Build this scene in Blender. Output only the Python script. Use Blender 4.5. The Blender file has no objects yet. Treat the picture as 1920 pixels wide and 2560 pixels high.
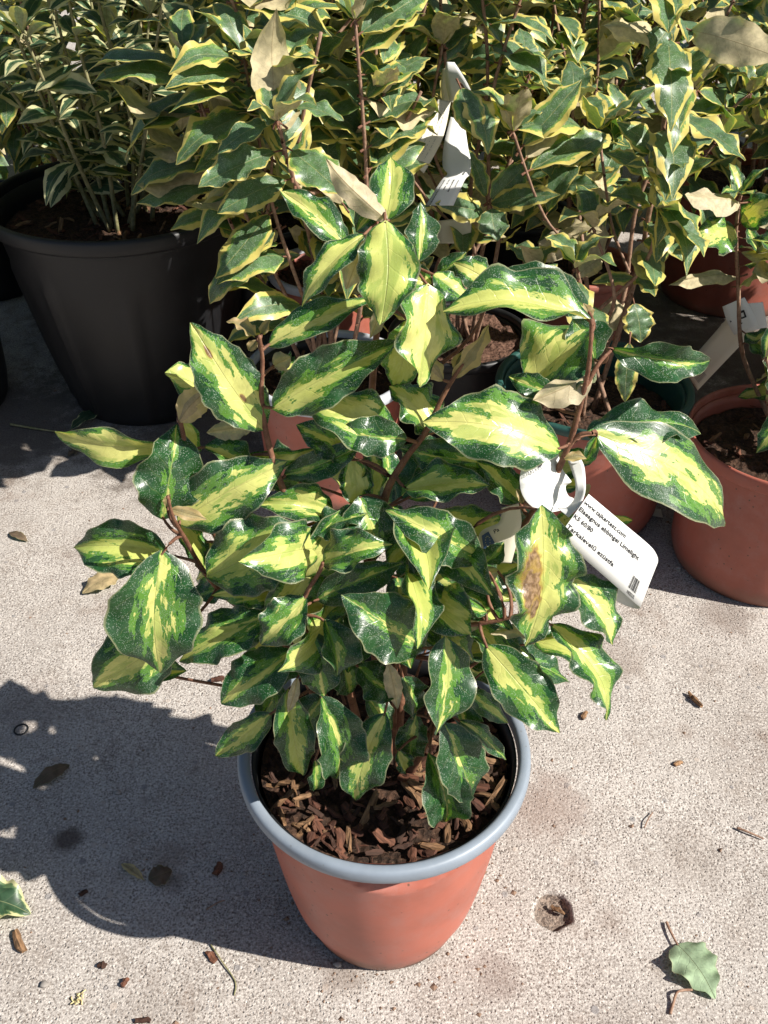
import bpy, bmesh, math, random
from mathutils import Vector, Matrix, noise
R = math.radians
rnd = random.Random(7)
scene = bpy.context.scene
col = scene.collection

# ------------------------------------------------------------------ camera, light, exposure
CH, PITCH, CY, FD = 0.864, R(37.0), -0.09, 2450 / 1920 * 1659
cam_d = bpy.data.cameras.new('camera'); cam = bpy.data.objects.new('camera', cam_d); col.objects.link(cam)
cam.location = (0, CY, CH); cam.rotation_euler = (R(90) - PITCH, 0, 0)
cam_d.sensor_fit = 'VERTICAL'; cam_d.sensor_height = 24.0
cam_d.lens = 24.0 * 2450 / 2560
cam_d.clip_start = 0.02; cam_d.clip_end = 400
cam_d.dof.use_dof = False
scene.camera = cam

SUN_TO = Vector((0.230, -0.082, 0.2244)).normalized()       # towards the sun
w = bpy.data.worlds.new('World'); scene.world = w; w.use_nodes = True
nt = w.node_tree; bg = nt.nodes['Background']
sky = nt.nodes.new('ShaderNodeTexSky'); sky.sky_type = 'NISHITA'; sky.sun_disc = False
sky.sun_elevation = math.asin(SUN_TO.z); sky.sun_rotation = math.atan2(SUN_TO.x, SUN_TO.y)
nt.links.new(sky.outputs[0], bg.inputs[0]); bg.inputs[1].default_value = 0.05
sun_d = bpy.data.lights.new('sun', 'SUN'); sun_d.energy = 5.0; sun_d.angle = R(0.55); sun_d.color = (1.0, 0.95, 0.87)
sun = bpy.data.objects.new('sun', sun_d); col.objects.link(sun)
sun.rotation_euler = SUN_TO.to_track_quat('Z', 'Y').to_euler()
vs = scene.view_settings; vs.view_transform = 'Standard'; vs.look = 'None'; vs.gamma = 1; vs.exposure = 0.88
vs.use_curve_mapping = False

# ------------------------------------------------------------------ helpers
K = 1920 / 1659.0
FWD = Vector((0, math.cos(PITCH), -math.sin(PITCH))); UPV = Vector((0, math.sin(PITCH), math.cos(PITCH)))
CAM = Vector((0, CY, CH))
def ray(x, y): return Vector(((x - 829.5) / FD, 0, 0)) + FWD + UPV * (-(y - 1106) / FD)
def at(x, y, Y):                     # world point seen at (x, y) of the photo at distance Y from the camera foot
    r = ray(x, y); return CAM + r * ((Y - CY) / r.y)
def gr(x, y, z=0.0):                 # world point seen at (x, y) at height z
    r = ray(x, y); return CAM + r * ((z - CH) / r.z)
def seen(p):
    q = Vector(p) - CAM; d = q.dot(FWD); return 829.5 + FD * q.x / d, 1106 - FD * q.dot(UPV) / d
def axd(p): return (Vector(p) - CAM).dot(FWD)

def mesh(name, vs_, fs, mats=(), uvs=None, smooth=True, phys=None, mi=None):
    me = bpy.data.meshes.new(name); me.from_pydata([tuple(v) for v in vs_], [], fs)
    for m in mats: me.materials.append(m)
    if smooth: me.polygons.foreach_set('use_smooth', [True] * len(me.polygons))
    if mi: me.polygons.foreach_set('material_index', mi)
    for nm, arr in (('UVMap', uvs), ('phys', phys)):
        if arr:
            l = me.uv_layers.new(name=nm)
            idx = [0] * len(me.loops); me.loops.foreach_get('vertex_index', idx)
            flat = []
            for i in idx: flat += arr[i]
            l.data.foreach_set('uv', flat)
    me.update(); return me
def obj(name, me, parent=None, loc=None, rot=None, mat=None):
    o = bpy.data.objects.new(name, me); col.objects.link(o)
    if mat is not None: o.matrix_world = mat
    if loc is not None: o.location = loc
    if rot is not None: o.rotation_euler = rot
    if parent is not None: o.parent = parent
    return o
def thing(name, label, cat, loc=(0, 0, 0), group=None):
    o = bpy.data.objects.new(name, None); col.objects.link(o); o.location = loc; o.empty_display_size = 0.02
    tag(o, label, cat, group); return o
def tag(o, label, cat, group=None):
    o['label'] = label; o['category'] = cat
    if group: o['group'] = group
    return o

# ------------------------------------------------------------------ node helpers
class N:
    def __init__(s, name):
        s.m = bpy.data.materials.new(name); s.m.use_nodes = True; s.t = s.m.node_tree
        s.b = s.t.nodes['Principled BSDF']; s.out = s.t.nodes['Material Output']
    def n(s, typ, **k):
        n = s.t.nodes.new('ShaderNode' + typ)
        for a, b in k.items(): setattr(n, a, b)
        return n
    def set(s, inp, v):
        if hasattr(v, 'is_output') or isinstance(v, bpy.types.NodeSocket): s.t.links.new(v, inp)
        elif v is not None:
            if hasattr(inp.default_value, '__len__') and not isinstance(v, (tuple, list)): v = (v,) * len(inp.default_value)
            if hasattr(inp.default_value, '__len__') and len(inp.default_value) == 4 and len(v) == 3: v = (*v, 1)
            inp.default_value = v
    def math(s, op, a, b=None, c=None, clamp=False):
        n = s.n('Math', operation=op, use_clamp=clamp)
        for i, v in enumerate((a, b, c)):
            if v is not None: s.set(n.inputs[i], v)
        return n.outputs[0]
    def ramp(s, x, a, b):            # smooth 0..1 between a and b
        n = s.n('MapRange', interpolation_type='SMOOTHSTEP'); s.set(n.inputs[0], x)
        n.inputs[1].default_value = a; n.inputs[2].default_value = b
        return n.outputs[0]
    def ramp2(s, x, a, b):           # the same with sockets as limits
        n = s.n('MapRange'); s.set(n.inputs[0], x); s.set(n.inputs[1], a); s.set(n.inputs[2], b); return n.outputs[0]
    def mix(s, f, a, b):
        n = s.n('Mix', data_type='RGBA'); s.set(n.inputs[0], f); s.set(n.inputs[6], a); s.set(n.inputs[7], b); return n.outputs[2]
    def noise(s, vec, scale, detail=3, rough=0.55, out=0):
        n = s.n('TexNoise'); s.set(n.inputs['Vector'], vec); n.inputs['Scale'].default_value = scale
        n.inputs['Detail'].default_value = detail; n.inputs['Roughness'].default_value = rough; return n.outputs[out]
    def vor(s, vec, scale, out=0, rand=1.0):
        n = s.n('TexVoronoi'); s.set(n.inputs['Vector'], vec); n.inputs['Scale'].default_value = scale
        n.inputs['Randomness'].default_value = rand; return n.outputs[out]
    def comb(s, x, y, z=0.0):
        n = s.n('CombineXYZ'); s.set(n.inputs[0], x); s.set(n.inputs[1], y); s.set(n.inputs[2], z); return n.outputs[0]
    def sep(s, v):
        n = s.n('SeparateXYZ'); s.set(n.inputs[0], v); return n.outputs
    def bump(s, h, strength, dist):
        n = s.n('Bump'); n.inputs['Strength'].default_value = strength; n.inputs['Distance'].default_value = dist
        s.set(n.inputs['Height'], h); s.set(s.b.inputs['Normal'], n.outputs[0]); return n.outputs[0]
    def fin(s, color, rough=0.5, spec=0.5):
        s.set(s.b.inputs['Base Color'], color); s.set(s.b.inputs['Roughness'], rough)
        s.set(s.b.inputs['Specular IOR Level'], spec); return s.m

def simple(name, c, rough=0.5, spec=0.5, var=0.25, scale=60, bump=0.0):
    n = N(name); tc = n.n('TexCoord').outputs['Object']; oi = n.n('ObjectInfo')
    f = n.noise(tc, scale, 4)
    lo = tuple(x * (1 - var) for x in c); hi = tuple(min(1, x * (1 + var)) for x in c)
    f2 = n.math('ADD', n.math('MULTIPLY', f, 0.7), n.math('MULTIPLY', oi.outputs['Random'], 0.3))
    m = n.fin(n.mix(n.ramp(f2, 0.25, 0.75), lo, hi), rough, spec)
    if bump: n.bump(f, bump, 0.002)
    return m

# ------------------------------------------------------------------ leaf materials
def leaf_mat(name, kind, dark, mid, pale, under, rough=0.27, dots=1.0, scorch=None, bumpy=1.0, trans=(0.03, 0.13, 0.012)):
    n = N(name)
    uv = n.sep(n.n('UVMap', uv_map='UVMap').outputs[0]); ph = n.sep(n.n('UVMap', uv_map='phys').outputs[0])
    oi = n.n('ObjectInfo'); rn = oi.outputs['Random']; oc = n.sep(oi.outputs['Color'])
    v = n.math('MULTIPLY', n.math('SUBTRACT', uv[0], 0.5), 2.0); u = uv[1]
    av = n.math('ABSOLUTE', v)
    seed = n.math('MULTIPLY', rn, 61.0)
    pa = n.math('ABSOLUTE', ph[0])
    # streaks that follow the side veins
    wob0 = n.noise(n.comb(ph[0], ph[1], seed), 0.8, 2)
    along = n.math('ADD', n.math('SUBTRACT', ph[1], n.math('MULTIPLY', pa, 0.75)), n.math('MULTIPLY', n.math('SUBTRACT', wob0, 0.5), 0.9))
    side = n.math('SIGN', ph[0])
    streak = n.noise(n.comb(n.math('MULTIPLY', ph[0], 1.3), n.math('MULTIPLY', along, 0.42), n.math('ADD', seed, n.math('MULTIPLY', side, 3.0))), 1.0, 4, 0.62)
    fine = n.noise(n.comb(n.math('MULTIPLY', ph[0], 3.0), n.math('MULTIPLY', along, 1.6), seed), 1.6, 3, 0.6)
    st = n.math('ADD', n.math('MULTIPLY', n.math('SUBTRACT', streak, 0.5), 2.0), n.math('MULTIPLY', n.math('SUBTRACT', fine, 0.5), 0.34))
    if kind == 'centre':
        off = n.math('MULTIPLY', n.math('SUBTRACT', oc[1], 0.5), 1.0)
        d = n.math('ADD', n.math('ABSOLUTE', n.math('SUBTRACT', v, off)), st)
        thr = n.math('SUBTRACT', n.math('MULTIPLY', oc[0], 0.95), 0.06)
        f_pale = n.math('SUBTRACT', 1.0, n.ramp2(d, n.math('SUBTRACT', thr, 0.02), n.math('ADD', thr, 0.02)), clamp=True)
        f_blend = n.math('MULTIPLY', n.ramp(n.noise(n.comb(n.math('MULTIPLY', ph[0], 1.1), n.math('MULTIPLY', along, 0.35), n.math('ADD', seed, 17.0)), 1.0, 3), 0.52, 0.56), n.math('MULTIPLY', f_pale, 0.55))
        f_mid = n.math('SUBTRACT', 1.0, n.ramp2(d, n.math('ADD', thr, 0.24), n.math('ADD', thr, 0.28)), clamp=True)
    else:
        d = n.math('ADD', av, n.math('MULTIPLY', st, 0.55))
        d = n.math('ADD', d, n.math('MULTIPLY', n.math('ABSOLUTE', n.math('SUBTRACT', u, 0.45)), 0.25))
        thr = oc[0]
        f_pale = n.ramp2(d, n.math('SUBTRACT', thr, 0.03), n.math('ADD', thr, 0.03))
        f_mid = n.ramp2(d, n.math('SUBTRACT', thr, 0.2), n.math('SUBTRACT', thr, 0.15))
        f_mid = n.math('MULTIPLY', f_mid, n.math('GREATER_THAN', rn, 0.45))
    mott = n.noise(n.comb(ph[0], ph[1], seed), 1.1, 3)
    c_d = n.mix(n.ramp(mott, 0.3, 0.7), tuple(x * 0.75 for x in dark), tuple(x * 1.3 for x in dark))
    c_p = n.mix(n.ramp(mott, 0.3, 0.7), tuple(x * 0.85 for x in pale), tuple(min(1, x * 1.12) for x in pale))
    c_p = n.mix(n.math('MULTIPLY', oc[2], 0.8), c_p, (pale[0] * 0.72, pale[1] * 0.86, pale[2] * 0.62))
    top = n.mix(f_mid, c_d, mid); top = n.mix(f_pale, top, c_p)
    if kind == 'centre': top = n.mix(f_blend, top, (0.24, 0.36, 0.075))
    # veins
    lat = n.math('ABSOLUTE', n.math('SUBTRACT', n.math('FRACT', n.math('MULTIPLY', along, 0.95)), 0.5))
    vein = n.math('MULTIPLY', n.math('SUBTRACT', 1.0, n.ramp(lat, 0.0, 0.06)), n.math('SUBTRACT', 1.0, n.ramp(av, 0.6, 0.95)))
    top = n.mix(n.math('MULTIPLY', vein, 0.07), top, pale)
    rib = n.math('SUBTRACT', 1.0, n.ramp(pa, 0.02, 0.055))
    top = n.mix(n.math('MULTIPLY', rib, 0.4), top, tuple(0.5 * a + 0.5 * b for a, b in zip(pale, (0.3, 0.32, 0.12))))
    # silver scales
    pv = n.comb(ph[0], ph[1], 0.0)
    dv = n.vor(pv, 11.0); gate = n.noise(n.comb(ph[0], ph[1], n.math('ADD', seed, 9.0)), 2.2, 2)
    dot = n.math('MULTIPLY', n.math('SUBTRACT', 1.0, n.ramp(dv, 0.22, 0.36)), n.ramp(gate, 0.3, 0.6))
    keep = n.math('SUBTRACT', 1.0, n.math('MULTIPLY', f_pale, 0.88))
    dot = n.math('MULTIPLY', n.math('MULTIPLY', dot, keep), 0.38 * dots)
    top = n.mix(dot, top, (0.56, 0.64, 0.53))
    film = n.math('MULTIPLY', n.ramp(n.noise(n.comb(ph[0], ph[1], n.math('ADD', seed, 4.0)), 0.9, 4), 0.4, 0.8), 0.07 * dots)
    top = n.mix(n.math('MULTIPLY', film, keep), top, (0.42, 0.50, 0.42))
    # pale worn margin
    edge = n.ramp(n.math('ADD', av, n.math('MULTIPLY', n.math('SUBTRACT', fine, 0.5), 0.05)), 0.93, 0.985)
    top = n.mix(n.math('MULTIPLY', edge, 0.5), top, (0.40, 0.38, 0.22))
    # rare brown specks
    bs = n.vor(n.comb(ph[0], ph[1], seed), 1.7)
    bf = n.math('MULTIPLY', n.math('SUBTRACT', 1.0, n.ramp(bs, 0.03, 0.06)), 0.7)
    top = n.mix(bf, top, (0.10, 0.06, 0.02))
    if scorch:
        for (su, sv, ru, rv) in scorch:
            e = n.math('SQRT', n.math('ADD', n.math('POWER', n.math('DIVIDE', n.math('SUBTRACT', u, su), ru), 2.0),
                                      n.math('POWER', n.math('DIVIDE', n.math('SUBTRACT', v, sv), rv), 2.0)))
            e = n.math('ADD', e, n.math('MULTIPLY', n.math('SUBTRACT', n.noise(pv, 1.4, 4), 0.5), 1.3))
            top = n.mix(n.math('SUBTRACT', 1.0, n.ramp(e, 0.95, 1.25)), top, (0.16, 0.09, 0.03))
            top = n.mix(n.math('MULTIPLY', n.math('SUBTRACT', 1.0, n.ramp(e, 1.0, 1.6)), 0.4), top, (0.5, 0.33, 0.06))
            inn = n.mix(n.ramp(n.noise(pv, 3.0, 4), 0.35, 0.65), (0.13, 0.065, 0.035), (0.32, 0.2, 0.12))
            top = n.mix(n.math('SUBTRACT', 1.0, n.ramp(e, 0.9, 1.05)), top, inn)
    # underside
    ud = n.vor(pv, 9.0)
    un = n.mix(n.ramp(n.noise(pv, 1.5, 4), 0.3, 0.7), tuple(x * 0.8 for x in under), tuple(min(1, x * 1.2) for x in under))
    un = n.mix(n.math('MULTIPLY', n.math('SUBTRACT', 1.0, n.ramp(ud, 0.12, 0.2)), 0.55), un, (0.10, 0.06, 0.03))
    un = n.mix(n.math('MULTIPLY', rib, 0.5), un, (0.3, 0.2, 0.1))
    un = n.mix(n.math('MULTIPLY', vein, 0.2), un, (0.25, 0.18, 0.08))
    back = n.n('NewGeometry').outputs['Backfacing']
    colr = n.mix(back, top, un)
    rg = n.math('ADD', rough, n.math('ADD', n.math('MULTIPLY', dot, 0.35), n.math('MULTIPLY', n.math('SUBTRACT', fine, 0.5), 0.15)))
    rg = n.math('ADD', rg, n.math('MULTIPLY', back, 0.34))
    n.fin(colr, rg, 0.5)
    h = n.math('ADD', n.math('MULTIPLY', vein, -0.3), n.math('ADD', n.math('MULTIPLY', rib, -1.2), n.math('ADD', n.math('MULTIPLY', dot, 0.5), n.math('MULTIPLY', fine, 0.5))))
    n.bump(h, 0.5 * bumpy, 0.0006)
    tr = n.n('BsdfTranslucent')
    tcol = n.mix(f_pale, n.mix(f_mid, trans, (0.16, 0.34, 0.02)), (0.62, 0.60, 0.06))
    n.set(tr.inputs[0], tcol)
    mx = n.n('MixShader'); mx.inputs[0].default_value = 0.28
    n.t.links.new(n.b.outputs[0], mx.inputs[1]); n.t.links.new(tr.outputs[0], mx.inputs[2])
    n.t.links.new(mx.outputs[0], n.out.inputs[0])
    return n.m

DK = (0.012, 0.056, 0.014); MID = (0.085, 0.215, 0.028); YL = (0.62, 0.61, 0.20); UN = (0.50, 0.42, 0.27)
M_lime = leaf_mat('leaf_yellow_centre', 'centre', DK, MID, YL, UN)
M_scorch = leaf_mat('leaf_with_scorch', 'centre', DK, MID, YL, UN, scorch=[(0.40, -0.38, 0.14, 0.30), (0.55, -0.36, 0.15, 0.32), (0.68, -0.24, 0.07, 0.16)])
M_scorch2 = leaf_mat('leaf_with_brown_spots', 'centre', DK, MID, YL, UN, scorch=[(0.33, -0.1, 0.035, 0.07), (0.78, 0.05, 0.05, 0.1)])
M_gilt = leaf_mat('leaf_gilt_edge', 'edge', (0.072, 0.142, 0.055), (0.15, 0.26, 0.05), (0.64, 0.52, 0.15), (0.52, 0.44, 0.26), rough=0.36, dots=1.5, bumpy=0.7, trans=(0.10, 0.20, 0.02))
M_euon = leaf_mat('leaf_cream_edge', 'edge', (0.035, 0.072, 0.038), (0.10, 0.16, 0.08), (0.54, 0.52, 0.29), (0.36, 0.38, 0.24), rough=0.4, dots=0.0, bumpy=0.5)
M_young = leaf_mat('leaf_young_rusty', 'edge', (0.26, 0.20, 0.09), (0.3, 0.22, 0.1), (0.34, 0.24, 0.12), (0.42, 0.32, 0.18), rough=0.6, dots=0.4)
M_drygreen = leaf_mat('leaf_fallen_green', 'edge', (0.27, 0.36, 0.22), (0.3, 0.40, 0.24), (0.36, 0.44, 0.28), (0.36, 0.44, 0.28), rough=0.75, dots=0.0, bumpy=2.0)
M_dry = leaf_mat('leaf_dry_tan', 'edge', (0.40, 0.30, 0.16), (0.4, 0.3, 0.17), (0.46, 0.36, 0.2), (0.44, 0.35, 0.2), rough=0.75, dots=0.0, bumpy=1.6)
M_brown = leaf_mat('leaf_dry_brown', 'edge', (0.14, 0.09, 0.06), (0.15, 0.1, 0.06), (0.18, 0.12, 0.08), (0.2, 0.14, 0.09), rough=0.8, dots=0.0, bumpy=1.6)

def bark_mat(name, a, b, sc=160):
    n = N(name); tc = n.n('TexCoord').outputs['Object']
    f = n.noise(tc, sc, 4, 0.65)
    d = n.vor(tc, sc * 5)
    c = n.mix(n.ramp(f, 0.3, 0.7), a, b)
    c = n.mix(n.math('MULTIPLY', n.math('SUBTRACT', 1.0, n.ramp(d, 0.1, 0.3)), 0.4), c, (0.36, 0.26, 0.18))
    m = n.fin(c, 0.7, 0.3); n.bump(f, 0.5, 0.0012); return m
M_shoot = bark_mat('rusty_young_bark', (0.11, 0.045, 0.026), (0.20, 0.095, 0.055))
M_stem = bark_mat('brown_stem_bark', (0.16, 0.085, 0.055), (0.30, 0.19, 0.13))
M_gstem = bark_mat('pale_green_stem', (0.16, 0.16, 0.07), (0.30, 0.27, 0.15))

# ------------------------------------------------------------------ leaf geometry
def leaf_mesh(L, W, fold=18, arch=0.06, wave=0.08, nw=3.2, twist=0, tipc=0.0, seed=0, nu=18, nv=8, mat=None, pet=None, obov=0.0, pmat=None):
    """base at origin, tip near +x, blade across y, upper side +z. pet = local end point of the petiole."""
    r = random.Random(seed); p1, p2 = r.uniform(0, 6.28), r.uniform(0, 6.28); n1, n2 = nw * r.uniform(0.8, 1.15), nw * r.uniform(0.8, 1.15); sx, sy = r.uniform(0, 50), r.uniform(0, 50)
    q1, q2 = r.uniform(0, 6.28), r.uniform(0, 6.28)
    V, UVv, PH, Fc = [], [], [], []
    cf, sf = math.cos(R(fold)), math.sin(R(fold))
    asym = r.uniform(-0.08, 0.08)
    def prof(u):
        pk = 0.46 + obov
        e = math.log(0.5) / math.log(pk)
        t = u ** e
        s = max(0.0, math.sin(math.pi * t)) ** 0.78
        if u > 0.82: s = s * (1 - 0.28 * ((u - 0.82) / 0.18) * (1 - (u - 0.82) / 0.18) * 2)
        return s
    for i in range(nu + 1):
        u = i / nu
        hw = 0.5 * W * prof(u)
        if i in (0, nu): hw = W * 0.012
        tw = R(twist) * (u - 0.3)
        ben = tipc * max(0, u - 0.55) ** 2 * L * 3.0
        cz = arch * L * 4 * u * (1 - u) - ben
        cy = asym * W * math.sin(math.pi * u)
        for j in range(nv + 1):
            v = 2 * j / nv - 1; a = abs(v)
            n_, p_, q_ = (n1, p1, q1) if v > 0 else (n2, p2, q2)
            wav = wave * W * (a ** 2.2) * math.sin(2 * math.pi * n_ * u + p_) * min(1, u * 5) * min(1, (1 - u) * 6)
            scal = 1 + 0.05 * (a ** 3) * math.sin(2 * math.pi * n_ * 1.9 * u + q_)
            flat = v * hw * scal
            cup = (a ** 2) * hw * 0.18
            y = flat * cf; z = abs(flat) * sf - cup + wav
            z += L * 0.016 * noise.noise(Vector((u * 3.2 + sx, v * 1.6 + sy, 0))) * min(1, u * 6)
            y, z = y * math.cos(tw) - z * math.sin(tw), y * math.sin(tw) + z * math.cos(tw)
            x = u * L + 0.03 * L * math.sin(2 * math.pi * n_ * u + p_) * a * a * 0.3
            V.append((x, y + cy, z + cz)); UVv.append((0.5 + v / 2, u)); PH.append((v * hw * 100, u * L * 100))
    for i in range(nu):
        for j in range(nv):
            a = i * (nv + 1) + j; Fc.append((a, a + nv + 1, a + nv + 2, a + 1))
    mi = [0] * len(Fc)
    if pet is not None:
        P0 = Vector((L * 0.03, 0, arch * L * 0.1)); P2 = Vector(pet); P1 = (P0 + P2) / 2 + Vector((-0.25 * (P2 - P0).length, 0, 0.0))
        ns = 5; prev = None
        for k in range(ns + 1):
            t = k / ns; c = P0 * (1 - t) ** 2 + P1 * 2 * t * (1 - t) + P2 * t * t
            d = ((P1 - P0) * (1 - t) + (P2 - P1) * t).normalized()
            s1 = d.orthogonal().normalized(); s2 = d.cross(s1); rr = 0.0009 + 0.0006 * t
            st = len(V)
            for q in range(5):
                an = q * 2 * math.pi / 5; V.append(c + s1 * rr * math.cos(an) + s2 * rr * math.sin(an)); UVv.append((0.5, 0)); PH.append((0, 0))
            if prev is not None:
                for q in range(5): Fc.append((prev + q, prev + (q + 1) % 5, st + (q + 1) % 5, st + q)); mi.append(1)
            prev = st
    return mesh('leaf', V, Fc, [mat or M_lime, pmat or M_shoot], UVv, True, PH, mi)

def frame(B, T, roll=0, flip=False, view=True, up=None):
    x = (T - B).normalized()
    if view: ref = (CAM - (B + T) / 2).normalized() * 0.75 + Vector((0, 0, 0.25)) + SUN_TO * 0.38
    else: ref = up or Vector((0, 0, 1))
    z = ref - x * ref.dot(x)
    if z.length < 1e-4: z = x.orthogonal()
    z.normalize()
    if roll: z = Matrix.Rotation(R(roll), 3, x) @ z
    if flip: z = -z
    y = z.cross(x)
    return Matrix(((x.x, y.x, z.x, B.x), (x.y, y.y, z.y, B.y), (x.z, y.z, z.z, B.z), (0, 0, 0, 1)))

def tube_pts(V, Fc, pts, r0, r1, n=7, jit=0.0):
    prev = None; m = len(pts)
    for i, p in enumerate(pts):
        p = Vector(p)
        d = (Vector(pts[min(i + 1, m - 1)]) - Vector(pts[max(i - 1, 0)])).normalized()
        s1 = d.cross(Vector((0.31, 0.9, 0.2))).normalized(); s2 = d.cross(s1)
        rr = (r0 + (r1 - r0) * i / (m - 1)) * (1 + jit * rnd.uniform(-1, 1)); st = len(V)
        for q in range(n):
            a = q * 2 * math.pi / n; V.append(p + s1 * rr * math.cos(a) + s2 * rr * math.sin(a))
        if prev is not None:
            for q in range(n): Fc.append((prev + q, prev + (q + 1) % n, st + (q + 1) % n, st + q))
        else: Fc.append(tuple(range(st + n - 1, st - 1, -1)))
        prev = st
    Fc.append(tuple(range(prev, prev + n)))
def smooth_path(pts, sub=6):
    P = [Vector(p) for p in pts]; out = []
    for i in range(len(P) - 1):
        a, b, c, d = P[max(i - 1, 0)], P[i], P[i + 1], P[min(i + 2, len(P) - 1)]
        for k in range(sub):
            t = k / sub
            out.append(0.5 * ((2 * b) + (c - a) * t + (2 * a - 5 * b + 4 * c - d) * t * t + (3 * b - a - 3 * c + d) * t ** 3))
    out.append(P[-1]); return out
def tube_mesh(name, pts, r0, r1, mat, n=7, jit=0.06, sub=6):
    V, F = [], []; tube_pts(V, F, smooth_path(pts, sub) if len(pts) > 2 else pts, r0, r1, n, jit)
    return mesh(name, V, F, [mat])

def lathe(name, prof, mats, seg=96, fn=None, mi=None, close=False):
    V, F, I = [], [], []
    m = len(prof)
    for k in range(seg):
        a = 2 * math.pi * k / seg
        for i, (r, z) in enumerate(prof):
            if fn: r, z = fn(a, r, z, i)
            V.append((r * math.cos(a), r * math.sin(a), z))
    for k in range(seg):
        b0, b1 = k * m, ((k + 1) % seg) * m
        for i in range(m - 1 if not close else m):
            i2 = (i + 1) % m
            F.append((b0 + i, b1 + i, b1 + i2, b0 + i2)); I.append(mi[i] if mi else 0)
    return mesh(name, V, F, mats, mi=I)

# ------------------------------------------------------------------ ground: one concrete sheet
def concrete():
    n = N('exposed_concrete'); P = n.n('TexCoord').outputs['Object']
    big = n.noise(P, 5.5, 6, 0.68); med = n.noise(P, 17, 5, 0.6); fine = n.noise(P, 390, 3, 0.75)
    c = n.mix(n.ramp(big, 0.3, 0.7), (0.322, 0.290, 0.262), (0.445, 0.410, 0.376))
    c = n.mix(n.math('MULTIPLY', n.ramp(med, 0.52, 0.74), 0.5), c, (0.25, 0.205, 0.17))
    c = n.mix(n.math('MULTIPLY', n.ramp(fine, 0.53, 0.63), 0.88), c, (0.145, 0.118, 0.10))
    c = n.mix(n.math('MULTIPLY', n.math('SUBTRACT', 1.0, n.ramp(fine, 0.36, 0.47)), 0.8), c, (0.64, 0.585, 0.53))
    patch = n.ramp(n.noise(P, 9.0, 4, 0.6), 0.38, 0.62)
    c = n.mix(n.math('MULTIPLY', n.ramp(n.noise(P, 26, 5, 0.7), 0.56, 0.7), 0.45), c, (0.22, 0.18, 0.15))
    # sand grains and small stones set in the paste
    for sc, thr, amt, cl in ((400, 0.26, 0.85, (0.12, 0.095, 0.08)), (205, 0.17, 0.75, (0.16, 0.13, 0.11)), (115, 0.11, 0.7, (0.22, 0.17, 0.14))):
        vd = n.n('TexVoronoi'); n.set(vd.inputs['Vector'], P); vd.inputs['Scale'].default_value = sc
        sel = n.math('GREATER_THAN', n.sep(vd.outputs['Color'])[0], 0.45)
        wob = n.math('ADD', vd.outputs[0], n.math('MULTIPLY', n.math('SUBTRACT', fine, 0.5), 0.25))
        f = n.math('MULTIPLY', n.math('MULTIPLY', n.math('SUBTRACT', 1.0, n.ramp(wob, thr, thr * 1.7)), sel), n.math('MULTIPLY', n.math('ADD', 0.35, n.math('MULTIPLY', patch, 0.65)), amt))
        c = n.mix(f, c, cl)
    vd = n.n('TexVoronoi'); n.set(vd.inputs['Vector'], P); vd.inputs['Scale'].default_value = 56
    stone = n.math('MULTIPLY', n.math('SUBTRACT', 1.0, n.ramp(n.math('ADD', vd.outputs[0], n.math('MULTIPLY', n.math('SUBTRACT', med, 0.5), 0.3)), 0.15, 0.19)), n.math('GREATER_THAN', n.sep(vd.outputs['Color'])[1], 0.62))
    tone = n.mix(n.sep(vd.outputs['Color'])[2], (0.20, 0.19, 0.19), (0.42, 0.36, 0.31))
    c = n.mix(n.math('MULTIPLY', stone, 0.75), c, tone)
    # dirt and stains, plus painted shade between the rear pots
    dn = n.noise(P, 7.5, 6, 0.7)
    c = n.mix(n.math('MULTIPLY', n.ramp(dn, 0.54, 0.74), 0.6), c, (0.17, 0.115, 0.085))
    for (sx, sy, sr, sa, sc_) in STAINS_AND_SHADE:
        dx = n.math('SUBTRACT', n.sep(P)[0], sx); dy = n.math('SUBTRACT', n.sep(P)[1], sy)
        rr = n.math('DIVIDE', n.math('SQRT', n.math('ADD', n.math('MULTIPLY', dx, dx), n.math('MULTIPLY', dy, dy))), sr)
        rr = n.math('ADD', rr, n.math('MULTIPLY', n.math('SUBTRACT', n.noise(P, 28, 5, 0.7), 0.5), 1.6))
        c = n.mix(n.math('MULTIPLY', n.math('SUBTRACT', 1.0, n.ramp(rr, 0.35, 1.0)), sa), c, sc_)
    zz_ = n.sep(P)[2]
    c = n.mix(n.math('MULTIPLY', n.math('SUBTRACT', 1.0, n.ramp(zz_, -0.006, -0.0025)), 0.85), c, n.mix(n.ramp(fine, 0.4, 0.6), (0.22, 0.16, 0.12), (0.07, 0.05, 0.04)))
    h = n.math('ADD', n.math('MULTIPLY', fine, -1.0), n.math('ADD', n.math('MULTIPLY', med, 0.8), n.math('MULTIPLY', stone, 0.3)))
    pit = n.vor(P, 240); h = n.math('ADD', h, n.math('MULTIPLY', n.ramp(pit, 0.05, 0.35), 0.7))
    n.fin(c, 0.85, 0.3); n.bump(h, 0.85, 0.0016); return n.m
STAINS_AND_SHADE = [(*gr(x, y).xy, r_, a_, c_) for x, y, r_, a_, c_ in ((1180, 1745, .055, .45, (.21, .135, .105)), (145, 1810, .022, .85, (.07, .05, .04)), (380, 1905, .018, .5, (.1, .075, .06)), (1070, 2110, .03, .4, (.17, .12, .1)),
          (730, 2105, .03, .5, (.16, .115, .09)), (1330, 1420, .05, .35, (.2, .15, .12)), (60, 1530, .06, .3, (.2, .16, .14)), (1560, 1330, .05, .45, (.15, .11, .09)), (320, 2180, .04, .25, (.2, .16, .13)), (1500, 1850, .05, .25, (.22, .18, .15)))]
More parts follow.
